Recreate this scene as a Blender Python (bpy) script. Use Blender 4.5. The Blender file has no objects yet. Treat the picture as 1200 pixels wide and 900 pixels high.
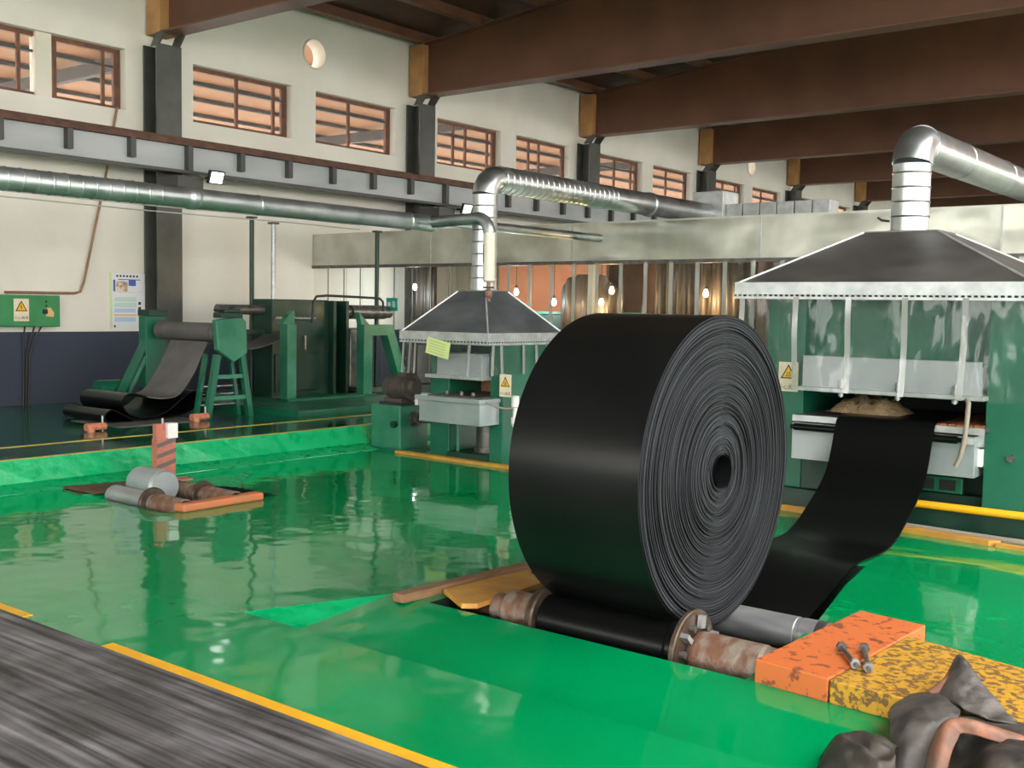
import bpy, bmesh, math, random
from mathutils import Vector, Matrix, noise

# ------------------------------------------------------------------ camera
scene = bpy.context.scene
COL = scene.collection
cam_d = bpy.data.cameras.new('camera')
cam = bpy.data.objects.new('camera', cam_d)
COL.objects.link(cam)
cam_d.sensor_width = 36.0
cam_d.lens = 38.349
cam_d.clip_end = 300
_y, _p, _r = math.radians(38.296), math.radians(3.917), math.radians(0.952)
_f = Vector((-math.sin(_y) * math.cos(_p), math.cos(_y) * math.cos(_p), -math.sin(_p)))
_rt = Vector((math.cos(_y), math.sin(_y), 0))
_u = _rt.cross(_f)
_r2 = _rt * math.cos(_r) + _u * math.sin(_r)
_u2 = -_rt * math.sin(_r) + _u * math.cos(_r)
cam.matrix_world = Matrix(((_r2.x, _u2.x, -_f.x, 0), (_r2.y, _u2.y, -_f.y, 0), (_r2.z, _u2.z, -_f.z, 1.7), (0, 0, 0, 1)))
scene.camera = cam

# ------------------------------------------------------------------ daylight
world = bpy.data.worlds.new('overcast_sky')
scene.world = world
world.use_nodes = True
_bg = world.node_tree.nodes['Background']
_bg.inputs[0].default_value = (1.0, 0.97, 0.935, 1)
_bg.inputs[1].default_value = 5.0

scene.view_settings.view_transform = 'Standard'
scene.view_settings.look = 'None'
scene.view_settings.gamma = 1
scene.view_settings.use_curve_mapping = False
scene.view_settings.exposure = 0.75

random.seed(4)

# ------------------------------------------------------------------ materials
def mat(name, c1, c2=None, scale=3.0, rough=0.5, rough2=None, metal=0.0, bump=0.0, bscale=None,
        stretch=(1, 1, 1), coat=0.0, lo=0.35, hi=0.65, detail=4.0, spec=0.5, dist=0.02):
    m = bpy.data.materials.new(name)
    m.use_nodes = True
    nt = m.node_tree
    b = nt.nodes['Principled BSDF']
    b.inputs['Base Color'].default_value = (*c1, 1)
    b.inputs['Roughness'].default_value = rough
    b.inputs['Metallic'].default_value = metal
    b.inputs['Coat Weight'].default_value = coat
    b.inputs['Coat Roughness'].default_value = 0.05
    b.inputs['Specular IOR Level'].default_value = spec
    if c2 is not None or rough2 is not None or bump:
        tc = nt.nodes.new('ShaderNodeTexCoord')
        mp = nt.nodes.new('ShaderNodeMapping')
        mp.inputs['Scale'].default_value = stretch
        nt.links.new(tc.outputs['Object'], mp.inputs[0])
        n = nt.nodes.new('ShaderNodeTexNoise')
        n.inputs['Scale'].default_value = scale
        n.inputs['Detail'].default_value = detail
        nt.links.new(mp.outputs[0], n.inputs['Vector'])
        if c2 is not None:
            r = nt.nodes.new('ShaderNodeValToRGB')
            r.color_ramp.elements[0].position = lo
            r.color_ramp.elements[1].position = hi
            r.color_ramp.elements[0].color = (*c1, 1)
            r.color_ramp.elements[1].color = (*c2, 1)
            nt.links.new(n.outputs['Fac'], r.inputs[0])
            nt.links.new(r.outputs[0], b.inputs['Base Color'])
        if rough2 is not None:
            mr = nt.nodes.new('ShaderNodeMapRange')
            mr.inputs['From Min'].default_value = lo
            mr.inputs['From Max'].default_value = hi
            mr.inputs['To Min'].default_value = rough
            mr.inputs['To Max'].default_value = rough2
            nt.links.new(n.outputs['Fac'], mr.inputs['Value'])
            nt.links.new(mr.outputs[0], b.inputs['Roughness'])
        if bump:
            n2 = nt.nodes.new('ShaderNodeTexNoise')
            n2.inputs['Scale'].default_value = bscale or scale
            n2.inputs['Detail'].default_value = 2.0
            nt.links.new(mp.outputs[0], n2.inputs['Vector'])
            bp = nt.nodes.new('ShaderNodeBump')
            bp.inputs['Strength'].default_value = bump
            bp.inputs['Distance'].default_value = dist
            nt.links.new(n2.outputs['Fac'], bp.inputs['Height'])
            nt.links.new(bp.outputs[0], b.inputs['Normal'])
    return m

def clear_mat(name, fac, col=(0.9, 0.93, 0.92), rough=0.12, bump=0.5, bscale=3.0, stretch=(1, 1, .35)):
    """clear soft PVC sheet: mostly see-through, with a glossy wavy surface"""
    m = bpy.data.materials.new(name)
    m.use_nodes = True
    nt = m.node_tree
    b = nt.nodes['Principled BSDF']
    b.inputs['Base Color'].default_value = (*col, 1)
    b.inputs['Roughness'].default_value = rough
    b.inputs['Specular IOR Level'].default_value = 1.0; b.inputs['IOR'].default_value = 1.9
    out = nt.nodes['Material Output']
    tr = nt.nodes.new('ShaderNodeBsdfTransparent')
    tr.inputs[0].default_value = (0.97, 0.98, 0.97, 1)
    mx = nt.nodes.new('ShaderNodeMixShader')
    mx.inputs[0].default_value = fac
    nt.links.new(tr.outputs[0], mx.inputs[1])
    nt.links.new(b.outputs[0], mx.inputs[2])
    nt.links.new(mx.outputs[0], out.inputs['Surface'])
    if bump:
        tc = nt.nodes.new('ShaderNodeTexCoord')
        mp = nt.nodes.new('ShaderNodeMapping')
        mp.inputs['Scale'].default_value = stretch
        n2 = nt.nodes.new('ShaderNodeTexNoise')
        n2.inputs['Scale'].default_value = bscale
        n2.inputs['Detail'].default_value = 1.5
        bp = nt.nodes.new('ShaderNodeBump')
        bp.inputs['Strength'].default_value = bump
        bp.inputs['Distance'].default_value = 0.06
        nt.links.new(tc.outputs['Object'], mp.inputs[0])
        nt.links.new(mp.outputs[0], n2.inputs['Vector'])
        nt.links.new(n2.outputs['Fac'], bp.inputs['Height'])
        nt.links.new(bp.outputs[0], b.inputs['Normal'])
    return m

def emit_mat(name, col, s):
    m = bpy.data.materials.new(name)
    m.use_nodes = True
    b = m.node_tree.nodes['Principled BSDF']
    b.inputs['Base Color'].default_value = (*col, 1)
    b.inputs['Emission Color'].default_value = (*col, 1)
    b.inputs['Emission Strength'].default_value = s
    return m

M = {}
def floor_paint(name, c1, c2, bump):
    m = mat(name, c1, c2, scale=0.9, rough=0.07, bump=bump, bscale=1.7, coat=0.0, stretch=(1, 1, 1), spec=0.5, dist=0.05, lo=0.3, hi=0.7)
    return m
M['floor'] = floor_paint('green_floor_paint', (0.0, 0.228, 0.066), (0.0, 0.282, 0.086), 0.20)
M['platform'] = mat('dark_green_platform_paint', (0.005, 0.115, 0.062), (0.007, 0.08, 0.05), scale=1.2, rough=0.08, rough2=0.16, bump=0.06, bscale=2)
M['bank'] = mat('green_bank_paint', (0.0, 0.33, 0.11), (0.005, 0.40, 0.145), scale=6, rough=0.22, rough2=0.4, bump=0.5, bscale=9)
M['wall'] = None
def wall_mat():
    m = mat('cream_wall_with_blue_dado', (0.72, 0.69, 0.60), (0.79, 0.765, 0.685), scale=0.8, rough=0.7, bump=0.05, bscale=30)
    nt = m.node_tree
    b = nt.nodes['Principled BSDF']
    ramp = [n for n in nt.nodes if n.type == 'VALTORGB'][0]
    geo = nt.nodes.new('ShaderNodeNewGeometry')
    sx = nt.nodes.new('ShaderNodeSeparateXYZ')
    nt.links.new(geo.outputs['Position'], sx.inputs[0])
    lt = nt.nodes.new('ShaderNodeMath'); lt.operation = 'LESS_THAN'; lt.inputs[1].default_value = 1.2
    nt.links.new(sx.outputs['Z'], lt.inputs[0])
    mx = nt.nodes.new('ShaderNodeMix'); mx.data_type = 'RGBA'
    mx.inputs[7].default_value = (0.034, 0.042, 0.068, 1)
    nt.links.new(lt.outputs[0], mx.inputs[0])
    nt.links.new(ramp.outputs[0], mx.inputs[6])
    nt.links.new(mx.outputs[2], b.inputs['Base Color'])
    return m
M['wall'] = wall_mat()
M['cream'] = mat('cream_panel', (0.70, 0.66, 0.55), (0.76, 0.72, 0.62), scale=1.5, rough=0.6)
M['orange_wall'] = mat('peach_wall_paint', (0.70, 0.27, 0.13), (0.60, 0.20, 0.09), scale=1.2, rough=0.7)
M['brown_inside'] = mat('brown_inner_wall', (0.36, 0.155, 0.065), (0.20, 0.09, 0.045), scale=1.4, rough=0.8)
M['ceil'] = mat('dark_brown_ceiling', (0.105, 0.052, 0.032), (0.065, 0.033, 0.022), scale=1.2, rough=0.7)
M['beam'] = mat('brown_red_oxide_steel', (0.17, 0.074, 0.040), (0.12, 0.053, 0.030), scale=0.7, rough=0.5, rough2=0.65)
M['beamflange'] = mat('brown_flange_steel', (0.20, 0.092, 0.052), (0.15, 0.07, 0.041), scale=1.0, rough=0.5)
M['tan'] = mat('tan_end_plate', (0.50, 0.27, 0.10), (0.36, 0.17, 0.07), scale=2.0, rough=0.6)
M['column'] = mat('dark_grey_column_paint', (0.055, 0.058, 0.05), (0.085, 0.088, 0.075), scale=2, rough=0.35)
M['crane'] = mat('grey_crane_girder', (0.28, 0.305, 0.31), (0.42, 0.44, 0.44), scale=1.4, rough=0.4, stretch=(1, .3, 1))
M['stiff'] = mat('dark_stiffener', (0.06, 0.06, 0.055), rough=0.5)
M['rust'] = mat('rusty_brown_flange', (0.13, 0.055, 0.032), (0.07, 0.032, 0.022), scale=5, rough=0.7)
M['winframe'] = mat('rusty_window_frame', (0.19, 0.072, 0.035), (0.10, 0.042, 0.025), scale=6, rough=0.6)
M['glass'] = clear_mat('window_glass', 0.10, (0.5, 0.5, 0.5), 0.03, 0, 1)
M['nroof'] = mat('orange_shed_roof', (0.47, 0.22, 0.08), (0.38, 0.165, 0.058), scale=0.5, rough=0.7)
M['npurlin'] = mat('dark_shed_purlin', (0.06, 0.05, 0.045), rough=0.7)
M['ground'] = mat('outside_ground', (0.55, 0.53, 0.50), rough=0.9)
M['galv'] = mat('galvanised_duct', (0.52, 0.56, 0.57), (0.66, 0.69, 0.70), scale=5, rough=0.285, rough2=0.37, metal=0.95)
M['galvd'] = mat('dull_galvanised_duct', (0.33, 0.37, 0.37), (0.46, 0.50, 0.50), scale=4, rough=0.29, rough2=0.40, metal=0.85)
M['sheet'] = mat('dented_sheet_metal', (0.44, 0.45, 0.38), (0.66, 0.66, 0.59), scale=1.3, rough=0.285, rough2=0.42, metal=0.75, bump=0.38, bscale=1.3, dist=0.08)
M['hood'] = mat('dark_zinc_hood', (0.14, 0.158, 0.175), (0.25, 0.265, 0.28), scale=2.5, rough=0.30, rough2=0.45, metal=0.65, stretch=(.6, .6, 1.4))
M['hoodbig'] = mat('sooty_zinc_hood', (0.10, 0.095, 0.09), (0.19, 0.18, 0.17), scale=2.2, rough=0.30, rough2=0.5, metal=0.6, stretch=(.5, .5, 1.5))
M['band'] = mat('bright_zinc_band', (0.40, 0.42, 0.42), (0.54, 0.56, 0.56), scale=7, rough=0.4, metal=0.5, bump=0.15, bscale=6)
M['dark'] = mat('black_gap_shade', (0.012, 0.013, 0.013), rough=0.8)  # black colour stands in for the shade in gaps and holes
M['pvc'] = clear_mat('clear_pvc_strip', 0.13, (0.16, 0.19, 0.18), 0.07, 1.0, 5.0, (1, 1, .3))
M['pvcbox'] = clear_mat('hazy_pvc_strip', 0.13, (0.30, 0.24, 0.17), 0.12, 0.9, 4.0, (1, 1, .3))
M['seam'] = clear_mat('overlapped_pvc_seam', 0.62, (0.40, 0.41, 0.39), 0.25, 0.3, 8)
M['seamd'] = clear_mat('dirty_pvc_seam', 0.70, (0.20, 0.17, 0.13), 0.35, 0.3, 8)
M['green'] = mat('machine_green_paint', (0.004, 0.098, 0.052), (0.008, 0.13, 0.072), scale=2.2, rough=0.30, rough2=0.45)
M['greenl'] = mat('light_machine_green', (0.016, 0.155, 0.085), (0.04, 0.21, 0.125), scale=3.5, rough=0.3, rough2=0.5)
M['greend'] = mat('dark_machine_green', (0.003, 0.028, 0.018), (0.006, 0.042, 0.026), scale=2.5, rough=0.35, rough2=0.55)
M['boxgreen'] = mat('electric_box_green', (0.03, 0.21, 0.07), (0.04, 0.26, 0.09), scale=3, rough=0.4)
M['panel'] = mat('light_grey_panel', (0.32, 0.345, 0.365), (0.40, 0.42, 0.44), scale=2, rough=0.35)
M['panel2'] = mat('blue_grey_sheet', (0.29, 0.34, 0.35), (0.37, 0.41, 0.415), scale=3, rough=0.32, metal=0.3)
M['steel'] = mat('worn_steel', (0.32, 0.33, 0.35), (0.44, 0.45, 0.46), scale=8, rough=0.3, rough2=0.45, metal=0.6, stretch=(.4, 2, 2))
M['steeld'] = mat('dark_steel', (0.10, 0.095, 0.09), (0.17, 0.16, 0.15), scale=9, rough=0.4, metal=0.6)
M['rustpipe'] = mat('scaly_rusty_pipe', (0.20, 0.10, 0.062), (0.28, 0.23, 0.19), scale=7, rough=0.55, metal=0.35, bump=0.5, bscale=18, stretch=(1.6, 1, 1), lo=.42, hi=.6)
M['rustplate'] = mat('rusty_flange_plate', (0.06, 0.042, 0.03), (0.15, 0.11, 0.08), scale=8, rough=0.4, metal=0.6)
M['rubber'] = mat('black_rubber', (0.0045, 0.005, 0.0052), (0.007, 0.0075, 0.008), scale=1.5, rough=0.285, spec=0.26)
M['rubberg'] = mat('grey_dusty_rubber', (0.085, 0.08, 0.076), (0.13, 0.125, 0.12), scale=2, rough=0.55)
M['rubbery'] = mat('shiny_black_rubber', (0.0035, 0.004, 0.004), rough=0.285, spec=0.22)
M['concrete_dark'] = mat('oily_pit_concrete', (0.012, 0.03, 0.022), (0.02, 0.02, 0.018), scale=3, rough=0.4)
M['yellow'] = mat('yellow_line_paint', (0.80, 0.43, 0.015), (0.72, 0.36, 0.015), scale=5, rough=0.45)
M['yellowdull'] = mat('dull_yellow_line', (0.66, 0.44, 0.05), (0.46, 0.34, 0.06), scale=9, rough=0.4)
M['yelboard'] = mat('yellow_painted_board', (0.62, 0.33, 0.05), (0.52, 0.24, 0.05), scale=6, rough=0.5)
M['yelpipe'] = mat('yellow_pipe', (0.85, 0.46, 0.015), rough=0.35)
M['orange'] = mat('orange_painted_plank', (0.52, 0.14, 0.045), (0.45, 0.16, 0.07), scale=5, rough=0.5, bump=0.35, bscale=9)
M['wood'] = mat('raw_brown_wood', (0.20, 0.10, 0.05), (0.30, 0.17, 0.09), scale=4, rough=0.7, stretch=(4, 1, 4), bump=0.3)
M['copper'] = mat('copper_brown_strip', (0.42, 0.17, 0.08), (0.28, 0.12, 0.06), scale=5, rough=0.35, metal=0.4)
M['burlap'] = mat('brown_burlap', (0.34, 0.24, 0.13), (0.20, 0.13, 0.07), scale=18, rough=0.9, bump=0.8, bscale=40)
M['white'] = mat('white_plastic', (0.75, 0.75, 0.72), rough=0.4)
M['paper'] = mat('sign_paper', (0.78, 0.70, 0.52), (0.72, 0.62, 0.46), scale=9, rough=0.6)
M['poster'] = mat('poster_paper', (0.73, 0.74, 0.76), rough=0.4)
M['signyellow'] = mat('warning_yellow', (0.85, 0.50, 0.01), rough=0.4)
M['black'] = mat('black_print', (0.015, 0.012, 0.01), rough=0.5)
M['blue'] = mat('blue_print', (0.06, 0.12, 0.42), rough=0.5)
M['pblue'] = mat('pale_blue_print', (0.45, 0.56, 0.72), rough=0.5)
M['pgreen'] = mat('pale_green_print', (0.52, 0.66, 0.60), rough=0.5)
M['porange'] = mat('orange_print', (0.80, 0.48, 0.20), rough=0.5)
M['photo'] = mat('photo_print', (0.25, 0.16, 0.10), (0.80, 0.68, 0.55), scale=14, rough=0.5)
M['note'] = mat('yellow_green_card', (0.62, 0.72, 0.30), rough=0.6)
M['noteink'] = mat('note_ink', (0.35, 0.43, 0.20), rough=0.6)
M['red'] = mat('red_label', (0.60, 0.03, 0.02), rough=0.4)
M['conduit'] = mat('brown_conduit', (0.23, 0.12, 0.07), (0.32, 0.19, 0.11), scale=6, rough=0.5)
M['wire'] = mat('black_cable', (0.015, 0.015, 0.017), rough=0.5)
M['wirew'] = mat('pale_cable', (0.45, 0.44, 0.41), rough=0.5)
M['hose'] = mat('grey_hose', (0.28, 0.24, 0.19), rough=0.5)
M['motor'] = mat('dirty_motor', (0.05, 0.042, 0.036), (0.09, 0.075, 0.06), scale=7, rough=0.5)
M['teal'] = mat('teal_sign', (0.02, 0.36, 0.28), rough=0.4)
M['fit'] = mat('pink_orange_fitting', (0.62, 0.24, 0.14), (0.45, 0.15, 0.08), scale=18, rough=0.5)
M['bulbw'] = emit_mat('warm_bulb', (1.0, 0.72, 0.38), 26)
M['bulbc'] = emit_mat('cool_bulb', (0.85, 0.95, 1.0), 26)
M['lens'] = emit_mat('floodlight_lens', (0.95, 1.0, 1.0), 2.0)
M['hung'] = mat('hanging_black_rubber_sheet', (0.022, 0.018, 0.015), (0.075, 0.058, 0.045), scale=2, rough=0.5, stretch=(6, 6, .4))

def mat_matting():
    m = mat('worn_conveyor_mat', (0.040, 0.038, 0.040), (0.27, 0.265, 0.275), scale=1.6, rough=0.55, stretch=(.5, 13, 1), bump=0.25, bscale=3, detail=9, lo=.36, hi=.86, dist=.01)
    nt = m.node_tree
    b = nt.nodes['Principled BSDF']
    ramp = [n for n in nt.nodes if n.type == 'VALTORGB'][0]
    tc = [n for n in nt.nodes if n.type == 'TEX_COORD'][0]
    n = nt.nodes.new('ShaderNodeTexNoise'); n.inputs['Scale'].default_value = 1.7; n.inputs['Detail'].default_value = 5
    nt.links.new(tc.outputs['Object'], n.inputs['Vector'])
    r = nt.nodes.new('ShaderNodeValToRGB')
    r.color_ramp.elements[0].position = .42; r.color_ramp.elements[1].position = .68
    r.color_ramp.elements[0].color = (.62, .6, .6, 1); r.color_ramp.elements[1].color = (1.5, 1.5, 1.55, 1)
    nt.links.new(n.outputs['Fac'], r.inputs[0])
    mx = nt.nodes.new('ShaderNodeMix'); mx.data_type = 'RGBA'; mx.blend_type = 'MULTIPLY'; mx.inputs[0].default_value = 1
    nt.links.new(ramp.outputs[0], mx.inputs[6]); nt.links.new(r.outputs[0], mx.inputs[7])
    nt.links.new(mx.outputs[2], b.inputs['Base Color'])
    return m
M['mat'] = mat_matting()

def mat_chipped(name, base, chip, scale, thr):
    m = mat(name, base, rough=0.5)
    nt = m.node_tree
    b = nt.nodes['Principled BSDF']
    tc = nt.nodes.new('ShaderNodeTexCoord')
    n = nt.nodes.new('ShaderNodeTexNoise'); n.inputs['Scale'].default_value = scale; n.inputs['Detail'].default_value = 6; n.inputs['Roughness'].default_value = .62
    nt.links.new(tc.outputs['Object'], n.inputs['Vector'])
    r = nt.nodes.new('ShaderNodeValToRGB')
    r.color_ramp.elements[0].position = thr; r.color_ramp.elements[1].position = thr + .05
    r.color_ramp.elements[0].color = (*chip, 1); r.color_ramp.elements[1].color = (*base, 1)
    nt.links.new(n.outputs['Fac'], r.inputs[0])
    nt.links.new(r.outputs[0], b.inputs['Base Color'])
    bp = nt.nodes.new('ShaderNodeBump'); bp.inputs['Strength'].default_value = .5; bp.inputs['Distance'].default_value = .01
    nt.links.new(r.outputs[0], bp.inputs['Height']); nt.links.new(bp.outputs[0], b.inputs['Normal'])
    return m
M['yelplank'] = mat_chipped('chipped_yellow_plank', (0.55, 0.295, 0.022), (0.17, 0.09, 0.03), 26, .46)
M['orplank'] = mat_chipped('chipped_orange_plank', (0.58, 0.145, 0.036), (0.22, 0.06, 0.028), 13, .39)
M['hazard'] = mat('pink_orange_post', (0.50, 0.17, 0.11), (0.38, 0.13, 0.09), scale=14, rough=0.5)
M['hazardd'] = mat('grey_post_stripe', (0.13, 0.10, 0.095), rough=0.5)

def mat_layers():
    """edge of the wound belt: thin layers of different greys"""
    m = bpy.data.materials.new('wound_belt_edge')
    m.use_nodes = True
    nt = m.node_tree
    b = nt.nodes['Principled BSDF']
    b.inputs['Roughness'].default_value = 0.62; b.inputs['Specular IOR Level'].default_value = 0.3
    tc = nt.nodes.new('ShaderNodeTexCoord')
    at = nt.nodes.new('ShaderNodeAttribute'); at.attribute_name = 'layer'
    n2 = nt.nodes.new('ShaderNodeTexNoise'); n2.inputs['Scale'].default_value = 2.2; n2.inputs['Detail'].default_value = 3
    nt.links.new(tc.outputs['Object'], n2.inputs['Vector'])
    r = nt.nodes.new('ShaderNodeValToRGB')
    r.color_ramp.elements[0].position = 0; r.color_ramp.elements[1].position = 1
    r.color_ramp.elements[0].color = (.005, .0058, .0075, 1); r.color_ramp.elements[1].color = (.036, .0395, .048, 1)
    ad = nt.nodes.new('ShaderNodeMath'); ad.operation = 'MULTIPLY_ADD'; ad.inputs[1].default_value = .9; ad.inputs[2].default_value = -.42
    nt.links.new(n2.outputs['Fac'], ad.inputs[0])
    ad2 = nt.nodes.new('ShaderNodeMath'); ad2.operation = 'ADD'
    nt.links.new(at.outputs['Fac'], ad2.inputs[0]); nt.links.new(ad.outputs[0], ad2.inputs[1])
    nt.links.new(ad2.outputs[0], r.inputs[0])
    nt.links.new(r.outputs[0], b.inputs['Base Color'])
    return m
M['layers'] = mat_layers()

# ------------------------------------------------------------------ mesh builder
class MB:
    def __init__(s):
        s.v = []; s.f = []; s.sm = []
    def add(s, vs, fs, smooth=False):
        o = len(s.v)
        s.v += [Vector(p) for p in vs]
        for f in fs:
            s.f.append([i + o for i in f]); s.sm.append(smooth)
        return s
    def box(s, a, b):
        (x0, y0, z0), (x1, y1, z1) = a, b
        x0, x1 = min(x0, x1), max(x0, x1); y0, y1 = min(y0, y1), max(y0, y1); z0, z1 = min(z0, z1), max(z0, z1)
        return s.add([(x0, y0, z0), (x1, y0, z0), (x1, y1, z0), (x0, y1, z0), (x0, y0, z1), (x1, y0, z1), (x1, y1, z1), (x0, y1, z1)],
                     [(3, 2, 1, 0), (4, 5, 6, 7), (0, 1, 5, 4), (1, 2, 6, 5), (2, 3, 7, 6), (3, 0, 4, 7)])
    def frame(s, p, q):
        d = (Vector(q) - Vector(p)); L = d.length; d.normalize()
        a = Vector((0, 0, 1)) if abs(d.z) < .95 else Vector((1, 0, 0))
        u = d.cross(a).normalized(); w = u.cross(d)
        return d, u, w, L
    def bar(s, p, q, wd, ht):
        """rectangular bar from p to q, wd sideways, ht upwards"""
        d, u, w, L = s.frame(p, q); p = Vector(p); q = Vector(q)
        c = [(-wd / 2, -ht / 2), (wd / 2, -ht / 2), (wd / 2, ht / 2), (-wd / 2, ht / 2)]
        vs = [p + u * a + w * b for a, b in c] + [q + u * a + w * b for a, b in c]
        return s.add(vs, [(3, 2, 1, 0), (4, 5, 6, 7), (0, 1, 5, 4), (1, 2, 6, 5), (2, 3, 7, 6), (3, 0, 4, 7)])
    def lathe(s, p, q, prof, n=24, caps=True, smooth=True):
        """prof: list of (distance along p->q, radius); separate rings where the profile turns sharply"""
        d, u, w, L = s.frame(p, q); p = Vector(p)
        def ring(t, r):
            return [p + d * t + (u * math.cos(2 * math.pi * i / n) + w * math.sin(2 * math.pi * i / n)) * r for i in range(n)]
        for (t0, r0), (t1, r1) in zip(prof[:-1], prof[1:]):
            vs = ring(t0, r0) + ring(t1, r1)
            s.add(vs, [(i, (i + 1) % n, n + (i + 1) % n, n + i) for i in range(n)], smooth)
        if caps:
            s.add(ring(*prof[0]), [list(range(n))[::-1]])
            s.add(ring(*prof[-1]), [list(range(n))])
        return s
    def cyl(s, p, q, r, n=20, r2=None, caps=True):
        L = (Vector(q) - Vector(p)).length
        return s.lathe(p, q, [(0, r), (L, r if r2 is None else r2)], n, caps)
    def tube(s, pts, r, n=10):
        pts = [Vector(p) for p in pts]
        rings = []; up = None
        for i, p in enumerate(pts):
            d = (pts[min(i + 1, len(pts) - 1)] - pts[max(i - 1, 0)]).normalized()
            if up is None:
                a = Vector((0, 0, 1)) if abs(d.z) < .9 else Vector((1, 0, 0))
                up = a - d * a.dot(d)
            else:
                up = up - d * up.dot(d)
            up.normalize(); sd = d.cross(up)
            rings.append([p + (up * math.cos(2 * math.pi * k / n) + sd * math.sin(2 * math.pi * k / n)) * r for k in range(n)])
        vs = [v for rg in rings for v in rg]
        fs = []
        for i in range(len(pts) - 1):
            for k in range(n):
                fs.append((i * n + k, i * n + (k + 1) % n, (i + 1) * n + (k + 1) % n, (i + 1) * n + k))
        s.add(vs, fs, True)
        s.add(rings[0], [list(range(n))[::-1]]); s.add(rings[-1], [list(range(n))])
        return s
    def prism(s, poly, axis, a, b):
        """poly in the two other axes (order x,y,z without axis), extruded a..b along axis"""
        n = len(poly)
        def P(p, t):
            l = list(p); l.insert(axis, t); return l
        vs = [P(p, a) for p in poly] + [P(p, b) for p in poly]
        fs = [list(range(n))[::-1], [n + i for i in range(n)]] + [(i, (i + 1) % n, n + (i + 1) % n, n + i) for i in range(n)]
        return s.add(vs, fs)
    def strip(s, path, x0, x1, th=0.012, axis=0, shift=None):
        """a belt: path in (y,z), width x0..x1, real thickness"""
        n = len(path)
        def nrm(i):
            a = path[max(i - 1, 0)]; b = path[min(i + 1, n - 1)]
            d = Vector((b[0] - a[0], b[1] - a[1])); d.normalize()
            return Vector((-d.y, d.x))
        A = []; B = []
        for i, p in enumerate(path):
            nn = nrm(i) * th / 2
            A.append((p[0] + nn.x, p[1] + nn.y)); B.append((p[0] - nn.x, p[1] - nn.y))
        sh = shift or [0] * n
        g = lambda x, q, k: (x + sh[k], q[0], q[1])
        for side in (A, B):
            vs = [g(x0, q, k) for k, q in enumerate(side)] + [g(x1, q, k) for k, q in enumerate(side)]
            s.add(vs, [(i, i + 1, n + i + 1, n + i) for i in range(n - 1)], True)
        for x in (x0, x1):
            vs = [g(x, q, k) for k, q in enumerate(A)] + [g(x, q, k) for k, q in enumerate(B)]
            s.add(vs, [(i, i + 1, n + i + 1, n + i) for i in range(n - 1)], False)
        for k in (0, n - 1):
            s.add([g(x0, A[k], k), g(x1, A[k], k), g(x1, B[k], k), g(x0, B[k], k)], [(0, 1, 2, 3)])
        return s
    def build(s, name, m, parent=None, bevel=0.0, fixn=True, attr=None):
        me = bpy.data.meshes.new(name)
        if parent is not None:
            org = ORG[parent.name]
        else:
            xs = [v.x for v in s.v]; ys = [v.y for v in s.v]; zs = [v.z for v in s.v]
            org = Vector(((min(xs) + max(xs)) / 2, (min(ys) + max(ys)) / 2, min(zs)))
        me.from_pydata([tuple(v - org) for v in s.v], [], s.f)
        me.polygons.foreach_set('use_smooth', s.sm)
        if fixn:
            bm = bmesh.new(); bm.from_mesh(me)
            bmesh.ops.recalc_face_normals(bm, faces=bm.faces[:])
            bm.to_mesh(me); bm.free()
        me.materials.append(M[m] if isinstance(m, str) else m)
        o = bpy.data.objects.new(name, me)
        COL.objects.link(o)
        if parent is not None:
            o.parent = parent
        else:
            o.location = org
        ORG[o.name] = org
        if bevel:
            bv = o.modifiers.new('bevel', 'BEVEL'); bv.width = bevel; bv.segments = 2; bv.limit_method = 'ANGLE'; bv.angle_limit = math.radians(50)
        return o
ORG = {}

def tag(o, label=None, cat=None, group=None, kind=None):
    if label: o['label'] = label
    if cat: o['category'] = cat
    if group: o['group'] = group
    if kind: o['kind'] = kind
    return o
def thing(name, loc, label, cat, group=None):
    o = bpy.data.objects.new(name, None)
    o.empty_display_size = 0.1
    COL.objects.link(o)
    o.location = loc
    ORG[o.name] = Vector(loc)
    return tag(o, label, cat, group)
def struct(name, mb, m, label, **k):
    return tag(mb.build(name, m, **k), label, kind='structure')

def text_part(name, body, size, m, parent, origin, xdir, ydir):
    """flat lettering as a thin mesh on a sign"""
    cu = bpy.data.curves.new(name, 'FONT')
    cu.body = body; cu.size = size; cu.align_x = 'CENTER'; cu.align_y = 'CENTER'
    tmp = bpy.data.objects.new(name, cu); COL.objects.link(tmp)
    dg = bpy.context.evaluated_depsgraph_get(); dg.update()
    me = bpy.data.meshes.new_from_object(tmp.evaluated_get(dg))
    bpy.data.objects.remove(tmp)
    X = Vector(xdir); Y = Vector(ydir); O = Vector(origin) - ORG[parent.name]
    for v in me.vertices:
        v.co = O + X * v.co.x + Y * v.co.y
    me.materials.clear(); me.materials.append(M[m])
    o = bpy.data.objects.new(name, me); COL.objects.link(o); o.parent = parent
    ORG[o.name] = ORG[parent.name]
    return o

# ------------------------------------------------------------------ the setting
ZF = -0.30
WX = -17.3
BAY = 6.66
COLY = [11.5 + BAY * k for k in range(-1, 6)]

# floors -------------------------------------------------------------------
fl = MB()
def quad(mb, pts):
    mb.add(pts, [list(range(len(pts)))])
def rect(mb, x0, x1, y0, y1, z=ZF):
    quad(mb, [(x0, y0, z), (x1, y0, z), (x1, y1, z), (x0, y1, z)])
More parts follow.
